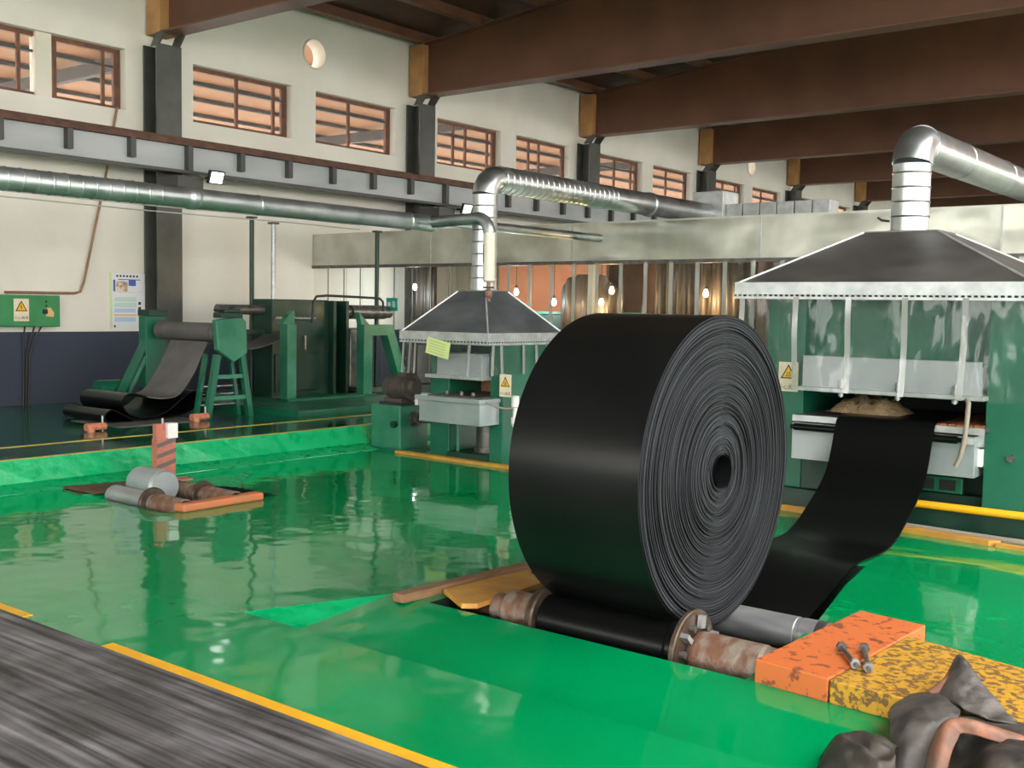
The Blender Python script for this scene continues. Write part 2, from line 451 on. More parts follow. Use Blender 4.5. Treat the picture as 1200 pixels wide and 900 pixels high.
# left of the winding pit, with a hole for the far winding pit
rect(fl, -10.95, -5.7, -14, 6.05); rect(fl, -10.95, -10.45, 6.05, 7.45); rect(fl, -9.0, -5.7, 6.05, 7.45); rect(fl, -10.95, -5.7, 7.45, 15.3)
rect(fl, -5.7, 16, -14, 4.42)
rect(fl, -5.7, -4.95, 5.4, 8.5); rect(fl, -5.7, 16, 8.5, 15.3)
quad(fl, [(-2.60, 5.4, ZF), (16, 5.4, ZF), (16, 8.5, ZF), (-3.09, 8.5, ZF), (-2.98, 7.8, ZF), (-2.74, 6.68, ZF)])
quad(fl, [(-4.95, 6.9, ZF), (-4.2, 8.5, ZF), (-4.95, 8.5, ZF)])
# shallow ramp in front of the winding pit
quad(fl, [(-5.36, 4.46, -0.40), (3, 4.46, -0.40), (3, 5.4, ZF), (-5.3, 5.4, ZF - 0.0)])
quad(fl, [(3, 4.42, ZF), (16, 4.42, ZF), (16, 5.4, ZF), (3, 5.4, ZF)])
quad(fl, [(-5.7, 4.42, ZF), (3, 4.42, ZF), (3, 4.46, -0.40), (-5.36, 4.46, -0.40)])
quad(fl, [(-5.7, 4.42, ZF), (-5.3, 5.4, ZF), (-5.7, 5.4, ZF)])
struct('floor', fl, 'floor', 'glossy green painted factory floor with wavy reflections', fixn=False)
bk = MB()
quad(bk, [(-5.7, 4.42, ZF), (-5.36, 4.46, -0.40), (-5.3, 5.4, ZF)])
struct('trim_1', bk, 'bank', 'bright green sloping bank left of the winding pit ramp', fixn=False)
pit = MB()
pl = [(-4.95, 5.4), (-2.60, 5.4), (-2.74, 6.68), (-2.98, 7.8), (-3.09, 8.5), (-4.2, 8.5), (-4.95, 6.9)]
for i in range(len(pl)):
    a, b = pl[i], pl[(i + 1) % len(pl)]
    quad(pit, [(a[0], a[1], ZF), (b[0], b[1], ZF), (b[0], b[1], -.85), (a[0], a[1], -.85)])
quad(pit, [(x, y, -.85) for x, y in pl])
struct('floor_pit', pit, 'concrete_dark', 'dark oily pit under the big belt roll', fixn=False)
pit2 = MB()
for a, b in (((-10.45, 6.05), (-9.0, 6.05)), ((-9.0, 6.05), (-9.0, 7.45)), ((-10.45, 7.45), (-9.0, 7.45))):
    quad(pit2, [(a[0], a[1], ZF), (b[0], b[1], ZF), (b[0], b[1], -.7), (a[0], a[1], -.7)])
quad(pit2, [(-10.2, 6.05, -.7), (-9, 6.05, -.7), (-9, 7.45, -.7), (-10.2, 7.45, -.7)])
struct('floor_pit_small', pit2, 'concrete_dark', 'dark pit under the small far winding rollers', fixn=False)
bk2 = MB()
quad(bk2, [(-10.45, 6.05, ZF), (-10.2, 6.05, -.7), (-10.2, 7.45, -.7), (-10.45, 7.45, ZF)])
quad(bk2, [(-10.45, 7.1, ZF + .003), (-9.7, 7.45, ZF + .003), (-10.5, 8.3, ZF + .003)])
struct('trim_2', bk2, 'bank', 'bright green bank beside the small far winding pit', fixn=False)

pf = MB()
pf.box((-17.3, -14, -.4), (-11.35, 15.3, 0))
struct('floor_platform', pf, 'platform', 'dark glossy green raised platform along the left wall')
bk3 = MB()
N = 60
for i in range(N):
    y0 = -14 + 29.2 * i / N; y1 = -14 + 29.2 * (i + 1) / N
    w = lambda y: 0.025 * math.sin(y * 3.1) + .02 * math.sin(y * 7.7)
    quad(bk3, [(-11.35, y0, 0), (-11.24 + w(y0) * .4, y0, -.235), (-11.24 + w(y1) * .4, y1, -.235), (-11.35, y1, 0)])
    quad(bk3, [(-11.24 + w(y0) * .4, y0, -.235), (-10.93 + w(y0), y0, ZF + .004), (-10.93 + w(y1), y1, ZF + .004), (-11.24 + w(y1) * .4, y1, -.235)])
struct('trim_3', bk3, 'bank', 'bright green painted kerb below the raised platform', fixn=False)
sl = MB(); sl.box((-16.9, 10.95, 0), (-12.78, 15.15, .1))
struct('floor_slab', sl, 'green', 'low green slab carrying the calender machine')
pn = MB(); pn.box((-4.95, 10.42, ZF), (3, 14.5, -.07))
struct('floor_plinth', pn, 'greend', 'dark green plinth under the large press')
# painted lines
def line(n, a, b, m, label):
    mb = MB(); mb.box(a, b)
    return struct('trim_%d' % n, mb, m, label)
line(4, (-12.43, -12, 0), (-12.35, 15, .004), 'yellowdull', 'thin yellow line running along the platform, farther from its edge')
line(5, (-11.42, -12, 0), (-11.352, 11.2, .005), 'yellowdull', 'thin yellow line on the very edge of the platform')
line(6, (-5.72, 3.40, ZF), (3, 3.50, ZF + .006), 'yellow', 'long bright yellow floor line beside the black mat')
line(7, (-9.5, 3.40, ZF), (-6.62, 3.49, ZF + .006), 'yellow', 'short end of yellow floor line at left frame edge')
# outside ground
g = MB(); rect(g, -70, -17.6, -40, 90, -.05); rect(g, 16, 70, -40, 90, -.31); rect(g, -17.6, 16, -40, -14, -.31)
struct('floor_outside', g, 'ground', 'pale ground outside the hall', fixn=False)
rect2 = MB(); rect(rect2, -17.3, 16, 15.3, 62, -.02)
struct('floor_back', rect2, 'platform', 'dark green floor of the rear half of the hall', fixn=False)

# left wall with window openings -----------------------------------------
WZ0, WZ1 = 5.05, 6.10
wins = []
for k in range(-1, 6):
    base = 12.30 + BAY * k
    wins.append((base, base + 2.34)); wins.append((base + 2.96, base + 5.28))
wins = [w for w in wins if w[0] > 8 and w[1] < 46]
wl = MB()
XA, XB = WX - .3, WX
holes = [(15.22, 6.83, .31), (35.1, 6.75, .31)]
wl.box((XA, -14, -.4), (XB, 62, WZ0))
prev = -14
for a, b in wins:
    wl.box((XA, prev, WZ0), (XB, a, WZ1)); prev = b
wl.box((XA, prev, WZ0), (XB, 62, WZ1))
prev = -14
for (yc, zc, r) in holes:
    h = .45
    wl.box((XA, prev, WZ1), (XB, yc - h, 7.75)); prev = yc + h
    wl.box((XA, yc - h, WZ1), (XB, yc + h, zc - h)); wl.box((XA, yc - h, zc + h), (XB, yc + h, 7.75))
    n = 32
    for i in range(n):
        def cs(j):
            t = 2 * math.pi * j / n
            c, s_ = math.cos(t), math.sin(t)
            k = 1 / max(abs(c), abs(s_))
            return (yc + r * c, zc + r * s_), (yc + h * c * k, zc + h * s_ * k)
        (a0, b0), (a1, b1) = cs(i), cs(i + 1)
        for X in (XA, XB):
            quad(wl, [(X, *a0), (X, *b0), (X, *b1), (X, *a1)])
        quad(wl, [(XA, *a0), (XB, *a0), (XB, *a1), (XA, *a1)])
wl.box((XA, prev, WZ1), (XB, 62, 7.75))
struct('wall_left', wl, 'wall', 'long cream wall with dark blue dado and high window openings')
# rear wall behind the viewer: solid with a long band of window openings
wr = MB(); wr.box((-17.6, -14.3, -.4), (16, -14, 1.4)); wr.box((-17.6, -14.3, 5.6), (16, -14, 9.7))
for k in range(9): wr.box((-17.6 + 4.15 * k, -14.3, 1.4), (-17.2 + 4.15 * k, -14, 5.6))
struct('wall_rear', wr, 'cream', 'cream wall behind the viewer with a long window band')
wq = MB(); wq.box((16, -14.3, 6.2), (16.3, 62, 9.7)); wq.box((16, -14.3, -.4), (16.3, 62, .2))
for k in range(12): wq.box((16, -14.3 + 6.66 * k, .2), (16.3, -13.8 + 6.66 * k, 6.2))
struct('wall_right', wq, 'cream', 'open right side of the hall with columns')
wb = MB(); wb.box((-17.6, 61.7, -.4), (16, 62, 9.7))
struct('wall_back', wb, 'cream', 'far cream end wall of the hall')
RZ_ = lambda x: 7.72 + .095 * (x + 17.3)   # roof rises away from the left wall
ce = MB(); ce.prism([(-17.6, RZ_(-17.6)), (2.5, RZ_(2.5)), (2.5, RZ_(2.5) + .13), (-17.6, RZ_(-17.6) + .13)], 1, -14, 62); ce.box((13, -14, 9.5), (16, 62, 9.63))   # unseen opening added between to brighten the floor
struct('ceiling', ce, 'ceil', 'dark brown roof deck above the steel beams')

# windows ------------------------------------------------------------------
wl_labels = ['high window with a cream centre post at upper left frame edge', 'high rusty framed window just right of the nearest dark column',
             'high rusty framed window below the round vent hole', 'high rusty framed window right of the second dark column',
             'high rusty framed window left of the third dark column']
for i, (a, b) in enumerate(wins):
    w = thing('window_%d' % (i + 1), (WX - .15, (a + b) / 2, WZ0), wl_labels[i] if i < 5 else 'far rusty framed high window, number %d from the left' % (i + 1), None)
    w['kind'] = 'structure'
    x0, x1 = WX - .24, WX - .17
    t = .075
    f = MB()
    f.box((x0, a, WZ0), (x1, b, WZ0 + t)); f.box((x0, a, WZ1 - t), (x1, b, WZ1))
    f.box((x0, a, WZ0 + t), (x1, a + t, WZ1 - t)); f.box((x0, b - t - .05, WZ0 + t), (x1, b, WZ1 - t))
    f.build('window_frame', 'winframe', w)
    if i == 0:
        MB().box((WX - .3, 9.35, WZ0), (WX - .1, 9.62, WZ1)).build('centre_post', 'cream', w)
        ms = [9.1, 9.72, b - .32]
    else:
        ms = [a + (b - a) * .48, b - .32] if i % 2 else [a + (b - a) * .47]
        if i in (3, 4): ms = [a + (b - a) * .33, a + (b - a) * .52, b - .30][: 3 if i == 3 else 2]
    for y in ms:
        MB().box((x0 + .01, y - .03, WZ0 + t), (x1 - .01, y + .03, WZ1 - t)).build('mullion', 'winframe', w)
    MB().box((x0 + .02, a + t, WZ0 + .72), (x1 - .02, b - t, WZ0 + .76)).build('transom', 'stiff', w)
    MB().box((x0 + .03, a + t, WZ0 + t), (x0 + .036, b - t, WZ1 - t)).build('pane', 'glass', w)

# shed seen through the windows
nr = MB()
nr.box((-36, -30, 7.9), (-18.6, 80, 8.05))
struct('ceiling_next_shed', nr, 'nroof', 'orange brown roof of the next shed seen through the high windows')
for i, x in enumerate((-22, -24.2, -26.2, -28.2, -30.5)):
    mb = MB(); mb.box((x - .06, -30, 7.78), (x + .06, 80, 7.9))
    tag(mb.build('roof_purlin', 'npurlin'), 'dark purlin under the orange roof of the next shed', 'purlin', 'next shed purlins')
for y in (15.5, 27, 38):
    mb = MB(); mb.box((-36, y - .1, 7.45), (-18.6, y + .1, 7.78))
    tag(mb.build('roof_girder', 'npurlin'), 'dark girder under the orange roof of the next shed', 'girder', 'next shed girders')

# vent sleeves
for (yc, zc, r), lab in zip(holes, ('round pale vent sleeve in the wall above the windows, nearer one', 'small dark round vent far along the wall under the beams')):
    mb = MB()
    mb.lathe((XA - .05, yc, zc), (XB + .03, yc, zc), [(0, r - .002), (.38, r - .002)], 32, caps=False)
    mb.lathe((XA - .05, yc, zc), (XB + .03, yc, zc), [(0, r - .03), (.38, r - .03)], 32, caps=False)
    mb.lathe((XB + .03, yc, zc), (XB + .031, yc, zc), [(0, r - .03), (.0005, r - .002)], 32, caps=False)
    tag(mb.build('vent_sleeve', 'cream'), lab, 'vent')

# columns ------------------------------------------------------------------
ordw = ['hidden', 'nearest', 'second', 'third', 'fourth', 'fifth', 'sixth']
for k, y in enumerate(COLY[1:], 1):
    c = thing('steel_column', (-17.05, y, 0), 'dark grey steel wall column, %s in the row' % ordw[k], 'column', 'wall columns')
    mb = MB(); mb.box((-16.90, y - .25, 0), (-16.86, y + .25, 6.22)); mb.build('front_flange', 'column', c)
    mb = MB(); mb.box((-17.28, y - .25, 0), (-17.24, y + .25, 6.22)); mb.build('rear_flange', 'column', c)
    mb = MB(); mb.box((-17.24, y - .02, 0), (-16.9, y + .02, 6.22)); mb.build('web', 'column', c)
    for s in (-1, 1):
        mb = MB(); mb.prism([(-17.1, 6.2), (-16.86, 6.2), (-16.68, 6.41), (-16.95, 6.41)], 1, y + s * .2 - .015, y + s * .2 + .015)
        mb.build('knee_plate', 'column', c)
    mb = MB(); mb.box((-16.86, y - .26, 3.66), (-16.25, y + .26, 3.90)); mb.build('corbel', 'stiff', c)

# roof beams ---------------------------------------------------------------
BZ0, BZ1 = 6.40, 7.52
bl = ['', 'brown steel roof beam on the nearest column, at the top left', 'deep brown steel roof beam on the second column, across the top',
      'deep brown steel roof beam on the third column', 'deep brown steel roof beam on the fourth column', 'deep brown steel roof beam on the fifth column', 'farthest brown steel roof beam in view']
ys = COLY[1:] + [COLY[-1] + BAY]
for k, y in enumerate(ys, 1):
    b = thing('roof_beam', (-6, y, BZ0), bl[k] if k < 7 else 'brown steel roof beam beyond the farthest one', 'beam', 'roof beams')
    BT = lambda x: 7.50 + .095 * (x + 17.3)
    MB().prism([(-16.85, BZ0 + .03), (16, BZ0 + .03), (16, 9.38), (2.5, 9.38), (-16.85, BT(-16.85) - .03)], 1, y - .012, y + .012).build('web', 'beam', b)
    MB().box((-16.85, y - .2, BZ0), (16, y + .2, BZ0 + .03)).build('bottom_flange', 'beamflange', b)
    MB().prism([(-16.85, BT(-16.85) - .03), (2.5, BT(2.5) - .03), (2.5, BT(2.5)), (-16.85, BT(-16.85))], 1, y - .2, y + .2).build('top_flange', 'beam', b)
    MB().box((-17.25, y - .2, BZ0), (-16.85, y + .2, BZ1)).build('end_block', 'tan', b, bevel=.01)
for i, x in enumerate([-16.9 + 1.62 * j for j in range(12)]):
    mb = MB(); zz = RZ_(x); mb.box((x - .05, -13, zz - .2), (x + .05, 61, zz - .005)); mb.box((x - .1, -13, zz - .215), (x + .1, 61, zz - .19))
    tag(mb.build('ceiling_purlin', 'beamflange'), 'brown purlin running the length of the hall under the roof deck', 'purlin', 'roof purlins')
    
# crane girder --------------------------------------------------------------
cg = thing('crane_girder', (-16.5, 18, 3.98), 'long grey crane runway girder with dark stiffeners along the left wall', 'girder')
MB().box((-16.53, -10, 4.02), (-16.50, 50, 4.45)).build('web', 'crane', cg)
MB().box((-16.66, -10, 4.45), (-16.36, 50, 4.53)).build('top_flange', 'rust', cg)
MB().box((-16.54, -10, 4.53), (-16.47, 50, 4.59)).build('rail', 'rust', cg)
MB().box((-16.64, -10, 3.97), (-16.38, 50, 4.02)).build('bottom_flange', 'stiff', cg)
for i in range(26):
    y = 8.24 + 1.12 * i
    big = any(abs(y - c) < .5 for c in COLY)
    MB().box((-16.5, y - .05, 4.02 if big else 4.13), (-16.38, y + .05, 4.45)).build('stiffener', 'stiff', cg)

# ------------------------------------------------------------------ metal fascia of the curing room
EY = 15.19
box_x = [-17.28, -14.0, -10.75, -7.3, -3.9, -.4, 3.1]
fa = thing('metal_fascia', (-8, EY, 2.5), 'long dented sheet metal fascia above the strip curtain', 'fascia')
for i in range(len(box_x) - 1):
    a, b = box_x[i], box_x[i + 1]
    n = 14; mb = MB(); vs = []; fs = []
    for j in range(n + 1):
        for k in range(7):
            x = a + (b - a) * j / n; z = 2.52 + .62 * k / 6
            e = (0 if k in (0, 6) or j in (0, n) else 1)
            d = e * .06 * noise.noise(Vector((x * 1.1, z * 2.2, i * 3.7)))
            vs.append((x, EY + d, z))
    for j in range(n):
        for k in range(6):
            fs.append((j * 7 + k, (j + 1) * 7 + k, (j + 1) * 7 + k + 1, j * 7 + k + 1))
    mb.add(vs, fs, True)
    mb.box((a + .004, EY + .04, 2.52), (b - .004, EY + .05, 3.14))
    mb.build('sheet_panel', 'sheet', fa, fixn=False)
    MB().box((b - .012, EY - .008, 2.52), (b + .012, EY + .004, 3.14)).build('panel_seam', 'band', fa)
MB().box((-17.28, EY, 3.14), (3.1, EY + 4.6, 3.17)).build('top_sheet', 'sheet', fa)
MB().box((-17.28, EY - .03, 2.47), (3.1, EY + .03, 2.53)).build('curtain_rail', 'steeld', fa)

# interior of the curing room
iw = MB(); iw.box((-17.28, 19.7, 0), (-15.1, 19.8, 3.14)); struct('wall_inner_cream', iw, 'cream', 'cream inner wall behind the left of the strip curtain')
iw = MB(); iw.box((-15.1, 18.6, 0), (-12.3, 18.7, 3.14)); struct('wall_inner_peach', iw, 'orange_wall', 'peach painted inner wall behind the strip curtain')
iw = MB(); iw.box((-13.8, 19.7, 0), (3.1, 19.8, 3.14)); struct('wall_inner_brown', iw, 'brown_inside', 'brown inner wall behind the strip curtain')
iw = MB(); iw.box((3.0, EY + .1, -.02), (3.1, 19.7, 3.13)); struct('wall_inner_blocker', iw, 'brown_inside', 'unseen end wall added to keep hall light out of the curing room')  # unseen wall added to block hall light from the open end
tk = thing('curing_tank', (-12.6, 17.6, 0), 'dark green cabinet behind the strip curtain', 'cabinet')
MB().box((-13.9, 17.2, 0), (-10.55, 18.4, 1.62)).build('body', 'greend', tk, bevel=.02)
MB().box((-13.95, 17.15, 1.62), (-10.5, 18.45, 1.67)).build('lid', 'green', tk)
# hanging rubber sheets
def hung(x0, x1, y, z0, z1, label, seed, arch=False):
    n = 36; vs = []; fs = []
    for j in range(n + 1):
        t = j / n; x = x0 + (x1 - x0) * t
        top = z1 - (.45 * (2 * t - 1) ** 4 if arch else 0)
        w = .05 * math.sin(t * 26 + seed) + .04 * math.sin(t * 47 + seed * 2)
        vs += [(x, y + w, z0), (x, y + w, top), (x, y + w + .02, z0), (x, y + w + .02, top)]
    for j in range(n):
        a = 4 * j
        fs += [(a, a + 4, a + 5, a + 1), (a + 2, a + 3, a + 7, a + 6), (a + 1, a + 5, a + 7, a + 3), (a, a + 2, a + 6, a + 4)]
    fs += [(0, 1, 3, 2), (4 * n, 4 * n + 2, 4 * n + 3, 4 * n + 1)]
    mb = MB().add(vs, fs, True)
    tag(mb.build('rubber_sheet', 'hung'), label, 'sheet', 'rubber sheets hanging behind the strip curtain')
hung(-12.32, -10.95, 17.0, 1.3, 2.38, 'dark arched rubber sheet hanging before the peach wall', 1, True)
hung(-10.4, -9.5, 17.35, .9, 3.135, 'dark hanging rubber sheet near the middle of the strip curtain', 2)
hung(-9.3, -8.2, 17.0, .9, 3.135, 'dark hanging rubber sheet left of the right press hood', 3)
hung(-16.42, -15.85, 17.4, .9, 3.135, 'grey hanging sheet behind the curtain left of the small hood', 4)
def lamp(x, y, z, cool, label, e):
    t = thing('hanging_lamp', (x, y, z), label, 'lamp', 'bulbs behind the strip curtain')
    mb = MB(); vs = []
    r = .062; nn = 12
    prof = [(-.06, .004), (-.054, .022), (-.03, .042), (0, .045), (.035, .034), (.07, .022)]
    mb.lathe((x, y, z - .06), (x, y, z + 1), [(p[0] + .06, p[1]) for p in prof], 14)
    mb.build('bulb', 'bulbc' if cool else 'bulbw', t)
    MB().cyl((x, y, z + .07), (x, y, z + .13), .026, 12).build('socket', 'wire', t)
    MB().cyl((x, y, z + .13), (x, y, 3.13), .006, 6).build('cord', 'wire', t)
    d = bpy.data.lights.new('bulb_light', 'POINT'); d.energy = e * 3.0; d.shadow_soft_size = .09
    d.color = (.85, .95, 1) if cool else (1, .66, .32)
    lo = bpy.data.objects.new('bulb_light', d); COL.objects.link(lo); lo.location = (x, y - .02, z - .2)
lamp(-16.01, 16.9, 2.13, True, 'cool white bulb behind the left of the curtain', 10)
lamp(-13.04, 16.6, 2.03, True, 'white bulb before the peach wall right of the duct riser', 16)
lamp(-11.99, 16.4, 1.84, False, 'small warm bulb left of the roll top behind the curtain', 9)
lamp(-11.27, 16.9, 1.85, False, 'dim warm bulb second from the roll top behind the curtain', 6)
lamp(-10.72, 16.4, 2.06, False, 'brightest warm bulb above the roll behind the curtain', 16)
lamp(-8.95, 16.6, 2.02, False, 'warm bulb left of the large press hood behind the curtain', 14)

# strip curtain
sc = thing('strip_curtain', (-8, EY, 0), 'hazy clear strip curtain hanging under the metal fascia', 'curtain')
x = -17.25; i = 0
def sheet_strip(x0, x1, y, z0, z1, seed, amp=.03, axis=0, n=8, nz=7):
    """wavy plastic sheet; axis 0 runs along x at y, axis 1 runs along y at x"""
    vs = []; fs = []
    for j in range(n + 1):
        for k in range(nz + 1):
            t = j / n; u = k / nz
            a = x0 + (x1 - x0) * t; z = z1 + (z0 - z1) * u
            w = amp * (.3 + u) * (math.sin(t * 3.1 + seed) + .6 * noise.noise(Vector((t * 2.2, u * 1.6, seed * 3.3)))) 
            vs.append((a, y + w, z) if axis == 0 else (y + w, a, z))
    for j in range(n):
        for k in range(nz):
            p = j * (nz + 1) + k
            fs.append((p, p + nz + 1, p + nz + 2, p + 1))
    return MB().add(vs, fs, True)
while x < 2.6:
    w = .47
    sheet_strip(x, x + w + .03, EY + .03 * (i % 2), .3, 2.49, i * 1.7, .02, n=6, nz=6).build('plastic_strip', 'pvcbox', sc, fixn=False)
    dark = x < -13.2
    sw = .02 if dark else .045
    mb = MB(); mb.box((x + w - sw, EY - .035, .3), (x + w + sw * .6, EY - .03, 2.49)); mb.build('overlap_seam', 'seamd' if dark else 'seam', sc)
    x += w; i += 1
mb = MB(); mb.box((-11.0 + .55, EY + .06, 0), (-11.0 + .65, EY + .14, 2.5)); mb.build('post', 'cream', sc)

# metal box and rear duct on top of curing room
ob = thing('air_handler_box', (-8.3, 17.6, 3.17), 'pale sheet metal box on top of the curing room at the end of the duct', 'box')
MB().box((-9.75, 17.5, 3.17), (-9.15, 18.1, 3.85)).build('plenum', 'band', ob, bevel=.01)
for i in range(6):
    MB().box((-9.14 + i * .32, 17.62, 3.17), (-8.84 + i * .32, 18.0, 3.62)).build('panel', 'band', ob, bevel=.008)

# ------------------------------------------------------------------ ducts
def ribbed(L, r, step, ridge=.007, wd=.010, start=.05):
    prof = [(0, r)]; t = start
    while t < L - .05:
        prof += [(t - wd, r), (t, r + ridge), (t + wd, r)]; t += step
    prof.append((L, r)); return prof
def elbow(p, d0, d1, R, r, n=7, segs=22):
    """segmented elbow from point p going d0 then turning to d1"""
    d0 = Vector(d0); d1 = Vector(d1); p = Vector(p)
    return [p + d0 * R * math.sin(a) + d1 * R * (1 - math.cos(a)) for a in [math.pi / 2 * i / n for i in range(n + 1)]]
def duct_thing(name, base, label):
    return thing(name, base, label, 'duct')

# small press duct
dz = 3.45; r = .168
d = duct_thing('exhaust_duct', (-9.45, 11.32, 1.93), 'galvanised exhaust duct rising from the small hood and turning back')
MB().lathe((-9.45, 11.32, 1.90), (-9.45, 11.32, 3.22), ribbed(1.32, r, .16), 28).build('riser', 'galv', d)
MB().tube(elbow((-9.45, 11.32, 3.22), (0, 0, 1), (0, 1, 0), .23, r + .006, 4), r + .006, 28).build('elbow', 'galv', d)
MB().lathe((-9.45, 11.55, 3.45), (-9.45, 17.55, 3.45), ribbed(6.0, r + .012, .13, .007, .012)[:67] + [(2.9, r + .012), (3.9, r + .012), (3.92, r + .03), (3.98, r + .03), (4.0, r + .012), (6.0, r + .012)], 32).build('run', 'galv', d)
MB().lathe((-9.45, 11.32, 1.905), (-9.45, 11.32, 1.96), [(0, r + .02), (.05, r + .02)], 28).build('collar', 'galvd', d)
# large press duct
r = .185; bx, by = -3.755, 11.2
d = duct_thing('exhaust_duct', (bx, by, 2.5), 'large galvanised exhaust duct rising from the large right hood')
MB().lathe((bx, by, 2.50), (bx, by, 3.22), ribbed(.72, r, .145), 32).build('riser', 'galv', d)
pts = elbow((bx, by, 3.22), (0, 0, 1), (0, 1, 0), .22, r, 3)
MB().tube(pts, r + .012, 32).build('elbow', 'galv', d)
MB().lathe((bx, by + .22, 3.44), (bx, 24, 3.44), [(0, r + .02), (.03, r + .02), (.035, r + .012), (1.3, r + .012), (1.31, r + .018), (1.33, r + .012), (3, r + .012), (3.01, r + .018), (3.03, r + .012), (12, r + .012)], 32).build('run', 'galv', d)
MB().lathe((bx, by, 2.52), (bx, by, 2.57), [(0, r + .02), (.04, r + .02)], 32).build('collar', 'galvd', d)
MB().tube([(bx - .2, by - .02, 2.66), (bx - .27, by - .05, 2.67), (bx - .31, by - .06, 2.70)], .012, 8).build('damper_handle', 'wire', d)
# long duct over the platform edge
d = duct_thing('long_duct', (-10.2, 6, 2.72), 'long dull galvanised duct crossing the left half in front of the wall')
r = .112
prof = [(0, r)] + ribbed(9.0, r, .15, .006, .010, 6.1)[1:-1] + [(9.15, r), (9.2, r + .014), (9.26, r + .014), (9.3, r)]
prof += [(10.1 + .15 * 0, r), (10.12, r + .006), (10.14, r), (12.6, r), (12.62, r + .01), (12.65, r), (13.1, r)]
MB().lathe((-10.2, -2, 2.85), (-10.2, 12, 2.85), prof, 28).build('run', 'galvd', d)
MB().lathe((-10.2, 11.1, 2.85), (-10.2, 11.4, 2.90), [(0, .108), (.28, .07)], 24).build('reducer', 'galvd', d)
MB().lathe((-10.2, 11.37, 2.90), (-10.2, 15.2, 2.90), [(0, .066), (3.83, .066)], 20).build('narrow_run', 'galvd', d)
# branch pipe to the small press
d = duct_thing('branch_pipe', (-9.1, 11.02, 2.0), 'olive branch pipe with red label dropping in front of the small press riser')
MB().tube([(-10.2, 11.02, 2.86), (-9.32, 11.02, 2.885)], .078, 20).build('run', 'galvd', d)
MB().tube(elbow((-9.32, 11.02, 2.885), (1, 0, 0), (0, 0, -1), .2, .08, 5), .082, 20).build('elbow', 'galvd', d)
MB().lathe((-9.12, 11.02, 2.69), (-9.12, 11.02, 2.05), [(0, .078), (.3, .078), (.62, .078), (.64, .05)], 20).build('drop', 'cream', d)
ang = [math.radians(a) for a in (180, 195, 210, 225, 240, 255)]
vs = [(-9.12 + .0795 * math.cos(a), 11.02 + .0795 * math.sin(a), z) for a in ang for z in (2.29, 2.54)] + [(-9.12 + .0785 * math.cos(a), 11.02 + .0785 * math.sin(a), z) for a in ang for z in (2.29, 2.54)]
lab = MB().add(vs, [(2 * i, 2 * i + 2, 2 * i + 3, 2 * i + 1) for i in range(5)], True).build('label', 'red', d)
for zz in (2.34, 2.42, 2.49):
    a = math.radians(218); rr = .0815
    c = Vector((-9.12 + rr * math.cos(a), 11.02 + rr * math.sin(a), zz)); tt = Vector((-math.sin(a), math.cos(a), 0))
    MB().bar(c - tt * .016, c + tt * .016, .003, .035).build('print_mark', 'white', lab)
v = MB().cyl((-9.12, 11.02, 2.06), (-9.12, 11.02, 1.70), .028, 12).build('stub', 'rustpipe', d)
MB().cyl((-9.12, 11.02, 1.99), (-9.12, 11.02, 1.97), .075, 16).build('valve_wheel', 'rust', d)
MB().lathe((-9.12, 11.02, 1.96), (-9.12, 11.02, 1.84), [(0, .03), (.03, .05), (.09, .05), (.12, .03)], 14).build('valve_body', 'rustpipe', d)

# cables under the long duct and poles
for z, lab in ((3.285, 'thin pale cable strung along the left wall, upper of two'), (3.20, 'thin pale cable strung along the left wall, lower of two')):
    pts = [(-15.5, -6 + k * .8, z - .02 * math.sin((k % 8) / 8 * math.pi)) for k in range(27)]
    tag(MB().tube(pts, .011, 6).build('overhead_cable', 'wirew'), lab, 'cable')
for (x, y, z0, z1, lab) in ((-15.6, 12.30, .0, 3.22, 'dark upright pole rising behind the let-off stand, leftmost of three'),
                           (-15.05, 12.33, .1, 3.10, 'pale grey upright pole left of the calender, second of three'),
                           (-15.15, 14.93, .1, 3.13, 'dark upright pole behind the calender, rightmost of three')):
    t = thing('pole', (x, y, z0), lab, 'pole')
    MB().cyl((x, y, z0), (x, y, z1), .042, 14).build('shaft', 'steel' if 'pale' in lab else 'greend', t)
    MB().box((x - .07, y - .07, z1), (x + .07, y + .07, z1 + .03)).build('cap', 'stiff', t)
    MB().box((x - .1, y - .1, z0), (x + .1, y + .1, z0 + .02)).build('base_plate', 'stiff', t)

# floodlights on the crane girder
for (y, lab) in ((11.78, 'small floodlight under the crane girder at the nearest column'), (18.5, 'small floodlight under the crane girder at the second column')):
    t = thing('floodlight', (-16.2, y, 3.85), lab, 'floodlight')
    mb = MB(); mb.prism([(-16.16, 3.82), (-16.10, 3.80), (-16.02, 4.02), (-16.08, 4.04)], 1, y - .03, y + .28); mb.build('housing', 'wire', t, bevel=.006)
    mb = MB(); mb.prism([(-16.096, 3.82), (-16.090, 3.82), (-16.022, 4.0), (-16.03, 4.0)], 1, y, y + .25); mb.build('lens', 'lens', t)
    MB().box((-16.36, y + .1, 3.9), (-16.1, y + .14, 3.94)).build('bracket', 'wire', t)

